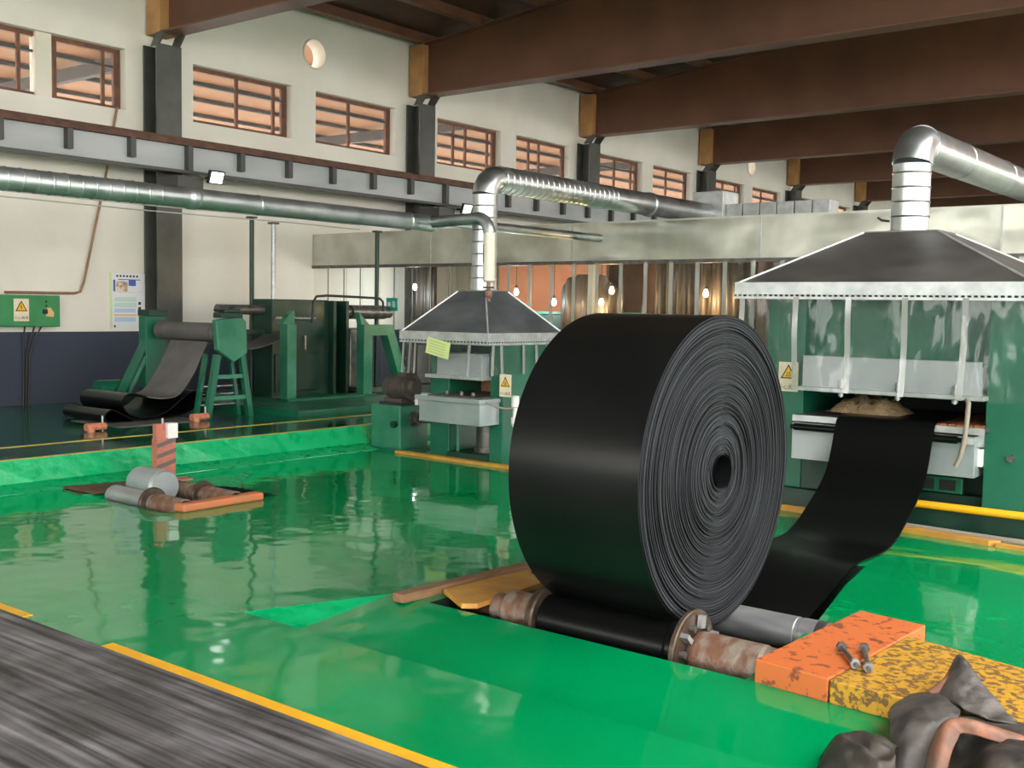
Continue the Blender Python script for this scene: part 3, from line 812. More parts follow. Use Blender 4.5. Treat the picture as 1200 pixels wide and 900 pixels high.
# ------------------------------------------------------------------ wall fittings
eb = thing('electric_box', (WX + .12, 9.0, 1.29), 'green electric box with warning sign at the left frame edge', 'electric box')
MB().box((WX + .003, 8.30, 1.29), (WX + .22, 9.54, 1.80)).build('body', 'boxgreen', eb, bevel=.01)
MB().box((WX + .22, 8.33, 1.31), (WX + .235, 9.10, 1.78)).build('door', 'boxgreen', eb, bevel=.004)
for z in (1.70, 1.63): MB().cyl((WX + .22, 9.30, z), (WX + .235, 9.30, z), .016, 12).build('button', 'black', eb)
MB().box((WX + .22, 9.24, 1.50), (WX + .25, 9.31, 1.57)).build('lock', 'black', eb)
mb = MB(); mb.prism([(9.29, 1.46), (9.42, 1.45), (9.43, 1.52), (9.37, 1.60), (9.31, 1.60)], 0, WX + .222, WX + .232); mb.build('sticker', 'porange', eb)
def warning(name, org, xd, w, h, txt, label):
    """paper sign in the plane of xd and up, centred at org, facing xd x up"""
    O = Vector(org); X = Vector(xd); Z = Vector((0, 0, 1)); Nn = X.cross(Z)
    t = thing(name, O - Z * h / 2, label, 'sign')
    def slab(poly, d0, d1, nm, m, par):
        vs = [O + X * a + Z * b + Nn * d0 for a, b in poly] + [O + X * a + Z * b + Nn * d1 for a, b in poly]
        n = len(poly)
        return MB().add(vs, [list(range(n))[::-1], [n + i for i in range(n)]] + [(i, (i + 1) % n, n + (i + 1) % n, n + i) for i in range(n)]).build(nm, m, par)
    slab([(-w / 2, -h / 2), (w / 2, -h / 2), (w / 2, h / 2), (-w / 2, h / 2)], 0, .006, 'board', 'paper', t)
    c = h * .10; R = w * .46
    tri = lambda k: [(R * k * math.cos(a), c + R * k * math.sin(a)) for a in (math.radians(90), math.radians(210), math.radians(330))]
    tb = slab(tri(1), .006, .0075, 'triangle_border', 'black', t)
    slab(tri(.74), .0075, .009, 'triangle', 'signyellow', tb)
    if txt.endswith('电'):
        slab([(.01 * w, c + .26 * w), (-.07 * w, c + .02 * w), (.0, c + .03 * w), (-.02 * w, c - .17 * w), (.07 * w, c + .07 * w), (.0, c + .06 * w)], .009, .0105, 'bolt_symbol', 'black', tb)
    else:
        slab([(-.13 * w, c - .12 * w), (.13 * w, c - .12 * w), (.13 * w, c - .08 * w), (-.13 * w, c - .08 * w)], .009, .0105, 'heat_symbol', 'black', tb)
        for q in (-.08, 0, .08):
            slab([(q * w - .015 * w, c - .05 * w), (q * w + .015 * w, c - .05 * w), (q * w + .03 * w, c + .02 * w), (q * w + .01 * w, c + .10 * w), (q * w - .015 * w, c + .10 * w), (q * w, c + .02 * w)], .009, .0105, 'heat_wave', 'black', tb)
    text_part('lettering', txt, w * .235, 'black', t, O + Z * (-h * .36) + Nn * .0075, X, Z)
    return t
warning('warning_sign', (WX + .238, 8.87, 1.56), (0, 1, 0), .25, .36, '小心触电', 'yellow triangle warning sign on the green electric box')
# wall conduit and drop cables
tag(MB().tube([(WX + .05, 8.7, 1.84), (WX + .05, 9.9, 1.85), (WX + .05, 10.0, 1.88), (WX + .05, 10.07, 2.05), (WX + .05, 10.5, 3.9), (WX + .05, 10.72, 5.06)], .022, 8).build('conduit', 'conduit'), 'brown conduit bending up the cream wall from the green electric box', 'conduit')
for k, (y, lab) in enumerate(((9.0, 'black cable hanging from the electric box, left of three'), (9.16, 'black cable hanging from the electric box, middle of three'), (9.28, 'black cable hanging from the electric box, right of three'))):
    tag(MB().tube([(WX + .1, y, 1.29), (WX + .08, y - .02 - .04 * k, 1.1), (WX + .06, 9.0 + .045 * k, .8), (WX + .05, 8.99 + .045 * k, .3), (WX + .05, 8.98 + .045 * k, .01)], .014, 8).build('cable', 'wire'), lab, 'cable')
# poster
po = thing('poster', (WX + .01, 10.92, 1.23), 'white notice board with blue picture on the wall left of the nearest column', 'poster')
px = WX + .03
MB().box((WX, 10.57, 1.24), (WX + .03, 11.27, 2.22)).build('board', 'poster', po)
def pq(nm, y0, y1, z0, z1, m): MB().box((px, y0, z0), (px + .003, y1, z1)).build(nm, m, po)
pq('frame_edge', 10.57, 10.605, 1.24, 2.22, 'note')
pq('picture', 10.69, 10.91, 1.90, 2.08, 'photo'); pq('blue_strip', 10.63, 10.67, 1.90, 2.1, 'blue'); pq('blue_patch', 10.93, 11.07, 2.0, 2.1, 'blue')
pq('header_line', 10.72, 11.16, 2.10, 2.115, 'blue'); pq('rule', 10.64, 11.18, 1.885, 1.893, 'photo')
pq('text_block', 10.65, 11.08, 1.72, 1.80, 'pgreen'); pq('text_block', 10.65, 11.08, 1.62, 1.70, 'pgreen'); pq('text_block', 10.65, 11.06, 1.53, 1.60, 'pblue')
pq('orange_strip', 10.64, 11.08, 1.47, 1.50, 'porange'); pq('text_block', 10.65, 11.06, 1.37, 1.45, 'pblue')
for k in range(7): pq('title_mark', 10.69 + k * .065, 10.725 + k * .065, 2.15, 2.185, 'black')
for k, z in enumerate((1.67, 1.58, 1.49)): pq('side_mark', 11.12, 11.17, z, z + .05, 'black')
pq('corner_mark', 10.64, 10.67, 1.27, 1.31, 'black')

# ------------------------------------------------------------------ let-off stand on the platform
ls = thing('letoff_stand', (-14.4, 10.2, 0), 'green let-off stand with grey roller and belt on the platform', 'machine')
MB().lathe((-15.3, 10.2, 1.28), (-13.6, 10.2, 1.28), [(0, .06), (.1, .06), (.1, .15), (.3, .14), (1.5, .14), (1.5, .13), (1.7, .06)], 24).build('roller', 'rubberg', ls)
mb = MB(); mb.prism([(9.94, 1.47), (10.42, 1.52), (10.5, 1.45), (10.52, .97), (10.27, .83), (9.98, 1.02)], 0, -13.55, -13.44); mb.build('gear_cover', 'greenl', ls, bevel=.02)
mb = MB(); mb.box((-13.62, 10.02, 1.5), (-13.42, 10.42, 1.58)); mb.box((-13.6, 10.1, 1.58), (-13.45, 10.4, 1.64)); mb.build('bearing_block', 'greend', ls, bevel=.01)
MB().tube([(-13.5, 9.95, 1.62), (-13.5, 10.1, 1.60), (-13.5, 10.3, 1.66)], .015, 8).build('lever', 'wire', ls)
for (a, b) in (((10.02, .95), (9.84, 0)), ((10.46, .95), (10.62, 0))):
    MB().bar((-13.52, a[0], a[1]), (-13.52, b[0], b[1]), .09, .09).build('leg', 'green', ls)
    MB().bar((-13.8, a[0], a[1]), (-13.8, b[0] , b[1]), .06, .07).build('leg', 'green', ls)
for z in (.62, .3): MB().bar((-13.52, 9.98 - .1 * (.62 - z), z), (-13.52, 10.5 + .1 * (.62 - z), z), .06, .06).build('crossbar', 'greenl', ls)
for z in (.18, .34, .46): MB().bar((-13.8, 9.9, z), (-13.8, 10.6, z), .02, .02).build('rail', 'steel', ls)
mb = MB(); mb.box((-15.5, 9.98, .35), (-15.3, 10.35, 1.5)); mb.build('side_frame', 'green', ls, bevel=.01)
MB().box((-15.55, 10.0, 1.5), (-15.25, 10.35, 1.6)).build('bearing_cap', 'greend', ls)
MB().bar((-15.35, 10.0, 1.1), (-15.35, 9.45, .1), .08, .10).build('strut', 'green', ls)
MB().bar((-15.35, 10.0, .85), (-15.35, 9.6, .1), .06, .06).build('strut', 'greenl', ls)
mb = MB(); mb.box((-15.75, 9.35, 0), (-15.2, 9.75, .28)); mb.build('base_box', 'greend', ls, bevel=.02)
MB().cyl((-15.6, 9.3, .35), (-15.6, 9.7, .35), .14, 16).build('motor', 'green', ls)
MB().box((-15.4, 10.0, .3), (-13.55, 10.1, .38)).build('tie_bar', 'greend', ls)

# serpentine belt hanging from the stand
def smooth_path(pts, n=6):
    out = []
    P = [Vector(p) for p in pts]
    for i in range(len(P) - 1):
        p0 = P[max(i - 1, 0)]; p1 = P[i]; p2 = P[i + 1]; p3 = P[min(i + 2, len(P) - 1)]
        for k in range(n):
            t = k / n
            out.append(.5 * ((2 * p1) + (p2 - p0) * t + (2 * p0 - 5 * p1 + 4 * p2 - p3) * t * t + (3 * p1 - p0 - 3 * p2 + p3) * t ** 3))
    out.append(P[-1]); return out
fbt = thing('folded_belt', (-14.3, 9.3, 0), 'grey and black belt hanging from the let-off stand and folded on the floor', 'belt')
path = smooth_path([(10.14, 1.13), (10.0, .88), (9.85, .62), (9.62, .36), (9.33, .31), (9.05, .36)])
MB().strip(path, -14.85, -13.9, .016).build('hanging_run', 'rubberg', fbt, fixn=False)
path = smooth_path([(9.05, .36), (8.80, .41), (8.68, .36), (8.66, .24), (8.80, .10), (9.1, .055), (9.4, .13), (9.66, .31), (9.85, .40), (9.97, .33), (9.92, .18), (9.72, .08), (9.46, .035), (8.9, .03), (8.7, .10), (8.52, .19), (8.42, .17), (8.38, .09), (8.46, .025), (8.8, .012)])
MB().strip(path, -14.95, -13.85, .016).build('folded_run', 'rubbery', fbt, fixn=False)
mb = MB(); mb.box((-14.6, 8.3, 0), (-13.35, 9.7, .009)); tag(mb.build('floor_sheet', 'rubberg'), 'thin grey rubber sheet lying under the folded belt', 'sheet')
for (x, y, lab) in ((-13.4, 9.62, 'pink orange pipe fitting on the floor by the stand leg'), (-13.2, 7.85, 'pink orange pipe fitting on the floor left of the folded belt')):
    t = thing('pipe_fitting', (x, y, 0), lab, 'fitting')
    MB().cyl((x, y - .14, .06), (x, y + .14, .06), .05, 14).build('body', 'fit', t)
    MB().cyl((x + .06, y - .1, .07), (x + .06, y - .1, -.0), .05, 12).build('valve', 'fit', t)
    MB().cyl((x, y + .1, .0), (x, y + .1, .2), .015, 8).build('stem', 'steel', t)

# ------------------------------------------------------------------ calender machine
cm = thing('calender_machine', (-14.6, 13.2, .1), 'dark green calender machine with roller stands on the low slab', 'machine')
MB().box((-15.5, 12.25, .1), (-14.98, 13.55, 1.81)).build('housing', 'greend', cm, bevel=.015)
mb = MB(); mb.box((-15.5, 13.55, .1), (-14.85, 13.62, 1.80)); mb.box((-15.5, 13.86, .1), (-14.85, 13.93, 1.80)); mb.box((-15.3, 13.62, .1), (-15.2, 13.86, 1.8)); mb.build('side_column', 'greend', cm, bevel=.006)
MB().box((-14.4, 11.93, .1), (-14.2, 12.13, 1.39)).build('post', 'greenl', cm, bevel=.01)
mb = MB(); mb.prism([(11.86, 1.39), (12.12, 1.39), (12.12, 1.62), (12.0, 1.56)], 0, -14.36, -14.24); mb.build('bracket', 'greenl', cm)
mb = MB(); mb.prism([(13.69, .1), (13.9, .1), (13.9, 1.18), (14.28, 1.18), (14.72, .1), (14.95, .1), (14.42, 1.38), (13.69, 1.38)], 0, -14.4, -14.2); mb.build('a_frame', 'greenl', cm, bevel=.01)
mb = MB(); mb.prism([(13.60, 1.6), (13.66, 1.38), (13.86, 1.38)], 0, -14.36, -14.24); mb.build('bracket', 'greenl', cm)
MB().lathe((-15.0, 13.93, 1.6), (-15.0, 15.12, 1.6), [(0, .09), (.15, .09), (.15, .13), (1.05, .13), (1.08, .11), (1.19, .11)], 20).build('shaft_roller', 'steeld', cm)
MB().cyl((-15.25, 11.3, 1.62), (-15.25, 12.3, 1.62), .085, 18).build('shaft_roller', 'steeld', cm)
MB().box((-15.3, 11.2, 1.2), (-15.2, 12.25, 1.28)).build('side_rail', 'greend', cm)
MB().cyl((-14.96, 12.3, 1.48), (-14.96, 13.2, 1.48), .03, 12).build('bar', 'steel', cm)
MB().tube([(-14.75, 12.95, 1.4), (-14.75, 12.98, 1.78), (-14.75, 13.05, 1.87), (-14.75, 13.3, 1.89), (-14.75, 14.4, 1.87), (-14.75, 14.62, 1.86), (-14.75, 14.7, 1.8), (-14.75, 14.72, 1.62)], .022, 8).build('pipe_rail', 'wire', cm)
MB().box((-15.4, 14.0, .2), (-14.9, 14.5, 1.3)).build('rear_drum_cover', 'steeld', cm, bevel=.03)
MB().box((-15.45, 13.95, .1), (-14.2, 14.95, .16)).build('base_beam', 'greend', cm)
MB().box((-14.45, 11.9, .1), (-14.15, 13.95, .14)).build('base_beam', 'green', cm)
for y in (12.55, 12.95): MB().box((-14.98, y, .92), (-14.94, y + .035, 1.17)).build('handle', 'steel', cm)
MB().box((-14.98, 12.3, .2), (-14.95, 13.3, .85)).build('lower_door', 'greend', cm, bevel=.005)
MB().lathe((-15.1, 12.5, .35), (-14.85, 12.5, .35), [(0, .1), (.2, .1), (.25, .05)], 14).build('pulley', 'steeld', cm)
path = smooth_path([(11.0, 1.05), (11.5, .97), (12.0, 1.08), (12.35, 1.25)])
MB().strip(path, -15.2, -14.6, .012).build('belt_web', 'rubberg', cm, fixn=False)
tp = thing('teal_sign', (-14.87, 15.08, 1.62), 'small teal sign on the strip curtain behind the calender', 'sign')
MB().box((-15.02, 15.06, 1.63), (-14.72, 15.08, 1.88)).build('board', 'teal', tp)
MB().box((-14.97, 15.053, 1.72), (-14.91, 15.06, 1.80)).build('mark', 'white', tp); MB().box((-14.85, 15.053, 1.70), (-14.79, 15.06, 1.82)).build('mark', 'pgreen', tp)

# ------------------------------------------------------------------ hoods
def hood(t, x0, x1, y0, y1, zb, zt, tx0, tx1, ty0, ty1, m, bandh):
    A = [(x0, y0, zb), (x1, y0, zb), (x1, y1, zb), (x0, y1, zb)]
    B = [(tx0, ty0, zt), (tx1, ty0, zt), (tx1, ty1, zt), (tx0, ty1, zt)]
    names = ['hood_front', 'hood_right', 'hood_rear', 'hood_left']
    ctr = Vector(((x0 + x1) / 2, (y0 + y1) / 2, zb - .2))
    for i in range(4):
        j = (i + 1) % 4
        q = [Vector(A[i]), Vector(A[j]), Vector(B[j]), Vector(B[i])]
        inn = [p + (ctr - p).normalized() * .012 for p in q]
        MB().add(q + inn, [(0, 1, 2, 3), (7, 6, 5, 4), (0, 4, 5, 1), (1, 5, 6, 2), (2, 6, 7, 3), (3, 7, 4, 0)]).build(names[i], m, t)
        p, q2 = Vector(B[i]), Vector(A[i])
        MB().bar(p, q2, .02, .02).build('ridge_strip', 'band', t)
    MB().box((tx0, ty0, zt - .01), (tx1, ty1, zt + .012)).build('hood_top', m, t)
    e = .02
    for nm, a, b in (('front_band', (x0 - e, y0 - e, zb - bandh), (x1 + e, y0, zb + .01)), ('rear_band', (x0 - e, y1, zb - bandh), (x1 + e, y1 + e, zb + .01)),
                     ('left_band', (x0 - e, y0, zb - bandh), (x0, y1, zb + .01)), ('right_band', (x1, y0, zb - bandh), (x1 + e, y1, zb + .01))):
        MB().box(a, b).build(nm, 'band', t)
    # perforated rail under the band: dark slots between small teeth
    zr = zb - bandh
    for (a, b) in (((x0 - e, y0 - .005), (x1 + e, y0 - .005)), ((x1 + .005, y0), (x1 + .005, y1))):
        L = (Vector(b) - Vector(a)).length; n = int(L / .055)
        mb = MB(); mb2 = MB()
        for k in range(n):
            u = (k + .5) / n
            x = a[0] + (b[0] - a[0]) * u; y = a[1] + (b[1] - a[1]) * u
            mb.box((x - .010 if a[0] != b[0] else x - .006, y - .006 if a[0] != b[0] else y - .010, zr - .022), (x + .010 if a[0] != b[0] else x + .006, y + .006 if a[0] != b[0] else y + .010, zr))
        tag(mb.build('rail_teeth', 'band', t), kind='stuff')
        mb2.box((a[0] - .006, a[1] - .006, zr - .045), (b[0] + .006, b[1] + .006, zr - .02)); mb2.build('curtain_rail', 'band', t)

# small press ---------------------------------------------------------------
sp = thing('small_press', (-9.4, 11.3, ZF), 'small green vulcanising press under a four sided zinc hood', 'press')
hood(sp, -10.2, -8.7, 10.52, 12.12, 1.385, 1.93, -9.70, -9.22, 11.08, 11.56, 'hood', .10)
MB().box((-9.96, 10.84, ZF), (-9.62, 11.8, 1.35)).build('column', 'green', sp, bevel=.01)
MB().box((-8.92, 10.84, ZF), (-8.70, 11.8, 1.35)).build('column', 'green', sp, bevel=.01)
MB().box((-9.62, 11.1, 1.05), (-8.92, 11.7, 1.5)).build('crosshead', 'greend', sp)
mb = MB(); mb.box((-9.74, 10.72, .82), (-8.96, 11.6, 1.12)); mb.build('upper_platen', 'panel', sp, bevel=.01)
MB().box((-9.9, 10.66, .78), (-8.9, 11.6, .825)).build('platen_ledge', 'band', sp, bevel=.005)
MB().box((-9.86, 10.42, .50), (-8.74, 11.6, .56)).build('table_edge', 'panel2', sp, bevel=.006)
mb = MB(); mb.box((-9.80, 10.45, .22), (-8.76, 11.3, .50)); mb.build('table_box', 'panel2', sp, bevel=.008)
MB().box((-9.7, 10.5, .56), (-8.85, 11.5, .575)).build('table_top', 'steeld', sp)
for x in (-9.55, -9.3, -9.1): MB().cyl((x, 10.72, .575), (x, 10.72, .62), .03, 10).build('bolt', 'steeld', sp)
MB().lathe((-9.22, 11.2, ZF + .1), (-9.22, 11.2, .22), [(0, .2), (.06, .2), (.06, .17), (.42, .17)], 22).build('ram', 'steeld', sp)
MB().box((-9.62, 10.8, ZF), (-8.92, 11.8, ZF + .1)).build('bed', 'greend', sp)
MB().cyl((-9.55, 10.95, ZF + .1), (-9.55, 10.95, .22), .03, 10).build('guide_rod', 'greenl', sp)
MB().tube([(-8.75, 10.55, .52), (-8.6, 10.6, .47), (-8.5, 10.66, .45), (-8.42, 10.7, .46)], .014, 8).build('hose', 'hose', sp)
MB().lathe((-8.55, 10.9, .2), (-8.55, 10.9, .62), [(0, .03), (.05, .05), (.12, .05), (.13, .03), (.25, .03), (.26, .05), (.4, .05)], 12).build('valve_stack', 'white', sp)
MB().box((-10.0, 11.5, .1), (-8.8, 11.55, .95)).build('gap_backing', 'brown_inside', sp)
for k, (a, b) in enumerate(((-10.18, -9.96), (-9.96, -9.0), (-9.0, -8.70))):
    sheet_strip(a, b, 10.515, .84, 1.25, k * 2.1, .012).build('plastic_sheet', 'pvc', sp, fixn=False)
for k, (a, b) in enumerate(((10.52, 10.74), (10.74, 11.22), (11.22, 11.72), (11.72, 12.1))):
    sheet_strip(a, b, -8.695, .86, 1.25, k * 1.3 + 5, .012, axis=1).build('plastic_sheet', 'pvc', sp, fixn=False)
for x in (-10.14, -10.02, -9.93, -9.0, -8.98): MB().bar((x, 10.50, 1.25), (x + random.uniform(-.03, .02), 10.49, .84), .035, .006).build('overlap_seam', 'seam', sp)
for y in (10.6, 10.76, 11.22, 11.5, 11.74): MB().bar((-8.68, y, 1.25), (-8.67, y + random.uniform(-.06, .02), .86), .05, .006).build('overlap_seam', 'seam', sp)
warning('warning_sign', (-8.60, 10.76, .735), (1, 0, 0), .185, .285, '小心高温', 'yellow triangle warning sign on the small press column')
# note card on the hood
nc = thing('note_card', (-9.5, 10.47, 1.05), 'yellow green note card hanging on the small hood', 'card')
def tiltq(cx, cz, w, h, a, y0, y1):
    c, s_ = math.cos(a), math.sin(a)
    return MB().prism([(cx + c * u - s_ * v, cz + s_ * u + c * v) for u, v in ((-w / 2, -h / 2), (w / 2, -h / 2), (w / 2, h / 2), (-w / 2, h / 2))], 1, y0, y1)
tiltq(-9.50, 1.185, .40, .215, math.radians(-11), 10.468, 10.475).build('card', 'note', nc)
for k in range(5): tiltq(-9.505 - .008 * k, 1.255 - .034 * k, .31 - .03 * (k % 2), .008, math.radians(-11), 10.465, 10.468).build('writing_line', 'noteink', nc)

# gear unit with motor ---------------------------------------------------------
gu = thing('gear_unit', (-10.8, 11.1, ZF), 'green gearbox with dirty electric motor beside the small press', 'machine')
mb = MB(); mb.box((-11.1, 10.84, ZF), (-10.52, 11.42, .34)); mb.build('cabinet', 'greenl', gu, bevel=.02)
MB().box((-11.14, 10.80, ZF), (-10.48, 11.46, ZF + .04)).build('foot', 'green', gu)
MB().box((-10.95, 10.86, .34), (-10.5, 11.2, .38)).build('motor_plate', 'wire', gu)
MB().lathe((-10.98, 11.02, .57), (-10.38, 11.02, .60), [(0, .06), (.02, .11), (.1, .15), (.14, .165), (.48, .165), (.49, .185), (.53, .185), (.54, .12), (.6, .1)], 22).build('motor', 'motor', gu)
for k in range(9):
    x = -10.82 + .035 * k
    MB().lathe((x, 11.02, .58), (x + .01, 11.02, .58), [(0, .174), (.01, .174)], 22).build('cooling_fin', 'motor', gu)
MB().box((-10.7, 10.98, .72), (-10.55, 11.1, .80)).build('terminal_box', 'motor', gu)
MB().box((-10.90, 10.90, .38), (-10.55, 11.14, .43)).build('motor_foot', 'motor', gu)
MB().lathe((-10.52, 11.12, .14), (-9.96, 11.12, .14), [(0, .11), (.04, .11), (.04, .08), (.12, .08), (.12, .04), (.56, .04)], 16).build('drive_shaft', 'steeld', gu)
MB().cyl((-10.62, 10.84, .08), (-10.62, 10.79, .08), .05, 14).build('hub_cap', 'greend', gu)
MB().box((-10.36, 10.96, .36), (-10.3, 11.02, .48)).build('tag_plate', 'white', gu)
# yellow edge boards ------------------------------------------------------------
yb = MB(); yb.prism([(-10.5, 10.72), (-8.4, 10.62), (-8.4, 10.74), (-10.5, 10.83)], 2, ZF, ZF + .035); tag(yb.build('edge_board', 'yelboard'), 'yellow board along the floor in front of the small press', 'board')
yb = MB(); yb.box((-5.2, 10.36, ZF), (-4.0, 10.44, ZF + .06)); tag(yb.build('edge_board', 'yelboard'), 'orange yellow board on the floor left of the falling belt', 'board')
yb = MB(); yb.prism([(-3.75, 10.14), (-2.56, 10.02), (-2.48, 10.10), (-3.75, 10.24)], 2, ZF, ZF + .045); tag(yb.build('edge_board', 'yelboard'), 'yellow board on the floor right of the falling belt', 'board')
yb = MB(); yb.prism([(-2.5, 10.0), (1.5, 9.6), (1.5, 9.72), (-2.5, 10.09)], 2, ZF, ZF + .03); tag(yb.build('edge_board', 'yelboard'), 'lower yellow board at the right frame edge', 'board')
tag(MB().cyl((-3.95, 10.36, -.06), (2.5, 10.36, -.06), .037, 16).build('edge_pipe', 'yelpipe'), 'bright yellow pipe along the edge of the large press plinth', 'pipe')
tag(MB().tube([(-3.6, 10.26, ZF + .035), (-2.4, 10.17, ZF + .035), (2.5, 9.9, ZF + .035)], .032, 12).build('floor_pipe', 'hose'), 'grey brown pipe lying on the floor below the yellow pipe', 'pipe')

# large press -------------------------------------------------------------------
bp_ = thing('large_press', (-3.7, 11.2, -.07), 'large green vulcanising press under a wide sooty zinc hood', 'press')
hood(bp_, -5.09, -2.30, 10.1, 12.3, 2.0, 2.53, -4.12, -3.39, 10.92, 11.5, 'hoodbig', .11)
mb = MB(); mb.box((-4.93, 10.5, -.07), (-4.52, 12.0, 1.9)); mb.build('column', 'green', bp_, bevel=.01)
mb = MB(); mb.box((-2.74, 10.42, -.07), (-2.05, 12.0, 1.9)); mb.build('column', 'green', bp_, bevel=.01)
MB().cyl((-2.50, 10.42, .44), (-2.50, 10.36, .44), .03, 14).build('bolt', 'steeld', bp_)
MB().box((-4.52, 10.75, 1.24), (-2.74, 12.0, 1.9)).build('crosshead', 'green', bp_)
mb = MB(); mb.box((-4.47, 10.34, .98), (-2.78, 10.42, 1.29)); mb.build('heat_cover', 'panel', bp_, bevel=.006)
MB().box((-4.5, 10.26, .945), (-2.72, 10.75, .985)).build('cover_ledge', 'band', bp_, bevel=.004)
MB().box((-4.47, 10.42, .985), (-2.78, 11.8, 1.24)).build('upper_platen', 'panel', bp_)
for x in (-4.05, -3.50, -2.98):
    MB().cyl((x, 10.30, .90), (x, 10.30, 1.08), .014, 8).build('stud', 'steel', bp_)
    for z in (.91, .99, 1.035): MB().cyl((x, 10.30, z), (x, 10.30, z + .03), .028, 6).build('nut', 'steel', bp_)
MB().box((-4.52, 10.28, .66), (-2.70, 11.9, .70)).build('table_top', 'steeld', bp_, bevel=.004)
MB().box((-4.52, 10.25, .64), (-2.70, 10.28, .70)).build('table_lip', 'band', bp_)
for k in range(6):
    x = -3.18 + .075 * k
    MB().box((x, 10.3, .70), (x + .065, 11.6, .716)).build('copper_strip', 'copper', bp_)
MB().lathe((-4.52, 10.22, .585), (-2.86, 10.22, .585), [(0, .02), (.04, .02), (.04, .036), (1.6, .036), (1.6, .02), (1.66, .02)], 16).build('front_roller', 'rubbery', bp_)
MB().box((-2.86, 10.19, .555), (-2.78, 10.25, .615)).build('roller_bearing', 'band', bp_)
MB().box((-4.53, 10.28, .26), (-4.0, 10.33, .62)).build('apron', 'panel', bp_)
MB().box((-3.4, 10.28, .24), (-2.78, 10.8, .62)).build('apron', 'panel2', bp_, bevel=.006)
MB().box((-2.78, 10.38, .52), (-2.74, 10.6, .70)).build('side_clamp', 'band', bp_); MB().box((-2.78, 10.38, .34), (-2.74, 10.5, .50)).build('side_clamp', 'white', bp_)
MB().box((-4.52, 11.92, -.07), (-2.74, 11.98, 1.24)).build('gap_backing', 'dark', bp_)  # added black sheet paints the shade inside the open press gap
MB().box((-4.52, 11.0, -.07), (-2.74, 11.9, .6)).build('ram_block', 'greend', bp_)
mb = MB(); mb.box((-3.42, 10.55, .04), (-2.95, 10.62, .19)); mb.build('vent_box', 'green', bp_, bevel=.008)
for x in (-3.36, -3.16): MB().box((x, 10.545, .065), (x + .15, 10.552, .165)).build('vent_hole', 'dark', bp_)
MB().box((-4.52, 10.62, -.07), (-2.74, 10.7, .02)).build('bed', 'greend', bp_)
mb = MB(); mb.box((-4.52, 10.5, -.07), (-4.05, 10.54, .24)); mb.build('lower_panel', 'greend', bp_, bevel=.01)
MB().tube([(-2.86, 10.25, .95), (-2.83, 10.2, .93), (-2.83, 10.18, .8), (-2.84, 10.17, .62), (-2.87, 10.17, .45), (-2.91, 10.17, .35)], .022, 10).build('hose', 'hose', bp_)
xs = [-5.06, -4.45, -3.92, -3.39, -2.86, -2.32]
for k in range(5):
    sheet_strip(xs[k], xs[k + 1], 10.105, .95, 1.86, k * 2.3 + 1, .022, n=12, nz=10).build('plastic_sheet', 'pvc', bp_, fixn=False)
for k, yy in enumerate(((10.12, 10.66), (10.66, 11.2), (11.2, 11.75), (11.75, 12.28))):
    sheet_strip(yy[0], yy[1], -2.31, .97, 1.86, k * 1.9 + 4, .02, axis=1, n=10, nz=8).build('plastic_sheet', 'pvc', bp_, fixn=False)
    sheet_strip(yy[0], yy[1], -5.08, .97, 1.86, k * 1.4 + 7, .02, axis=1, n=10, nz=8).build('plastic_sheet', 'pvc', bp_, fixn=False)
for k, x in enumerate(xs[1:5] + [-5.03]):
    MB().add(*(lambda a: (a, [(2 * i, 2 * i + 2, 2 * i + 3, 2 * i + 1) for i in range(8)]))([p for i in range(9) for p in ((x - .028 - .006 * (i / 8) * k, 10.085 - .02 * math.sin(i * .6 + k), 1.865 - .91 * i / 8), (x + .028 - .006 * (i / 8) * k, 10.085 - .02 * math.sin(i * .6 + k), 1.865 - .91 * i / 8))]), True).build('overlap_seam', 'seam', bp_, fixn=False)
warning('warning_sign', (-4.68, 10.485, 1.06), (1, 0, 0), .215, .30, '小心高温', 'yellow triangle warning sign on the large press column')
# burlap bundle in the press gap
mb = MB(); vs = []; fs = []
for j in range(21):
    for k in range(9):
        u = j / 20; v_ = k / 8
        h = .19 * math.sin(math.pi * v_) ** .5 * (1 - abs(2 * u - 1) ** 4) * (.75 + .5 * noise.noise(Vector((u * 9, v_ * 5, 2))))
        vs.append((-4.28 + .72 * u, 10.5 + .5 * v_, .732 + max(h, 0)))
for j in range(20):
    for k in range(8): fs.append((j * 9 + k, (j + 1) * 9 + k, (j + 1) * 9 + k + 1, j * 9 + k + 1))
mb.add(vs, fs, True)
mb.box((-4.26, 10.52, .730), (-3.58, 10.98, .735))
tag(mb.build('burlap_bundle', 'burlap', fixn=False), 'brown burlap bundle on the table of the large press', 'bundle')

# ------------------------------------------------------------------ belt from press to roll
RX0, RX1 = -4.13, -3.20
RY, RZ, RR = 6.195, .70, .985
fy, fz, fr = 5.68, -.317, .150   # front winding roller
path = [(11.6, .722), (11.0, .722), (10.5, .722), (10.33, .718), (10.24, .69), (10.19, .60), (10.10, .36), (10.0, .20), (9.8, .04), (9.58, -.085), (9.36, -.20), (9.15, -.268), (8.9, -.283), (8.6, -.28), (8.42, -.29), (8.2, -.345), (7.9, -.45), (7.54, -.555), (7.2, -.60), (6.9, -.605), (6.5, -.57), (6.1, -.52)]
path = smooth_path(path, 4)
for a in range(-100, -271, -12):   # wraps under and round the front roller
    path.append(Vector((fy + (fr + .008) * math.cos(math.radians(a)), fz + (fr + .008) * math.sin(math.radians(a)))))
sh = []
for p in path: sh.append(.075 * min(1, max(0, (p[0] - 6.2) / 3.2)))
mb = MB().strip(path, RX0, RX1, .014, shift=sh)
tag(mb.build('conveyor_belt', 'rubbery', fixn=False), 'black rubber belt falling from the large press and running under the roll', 'belt')

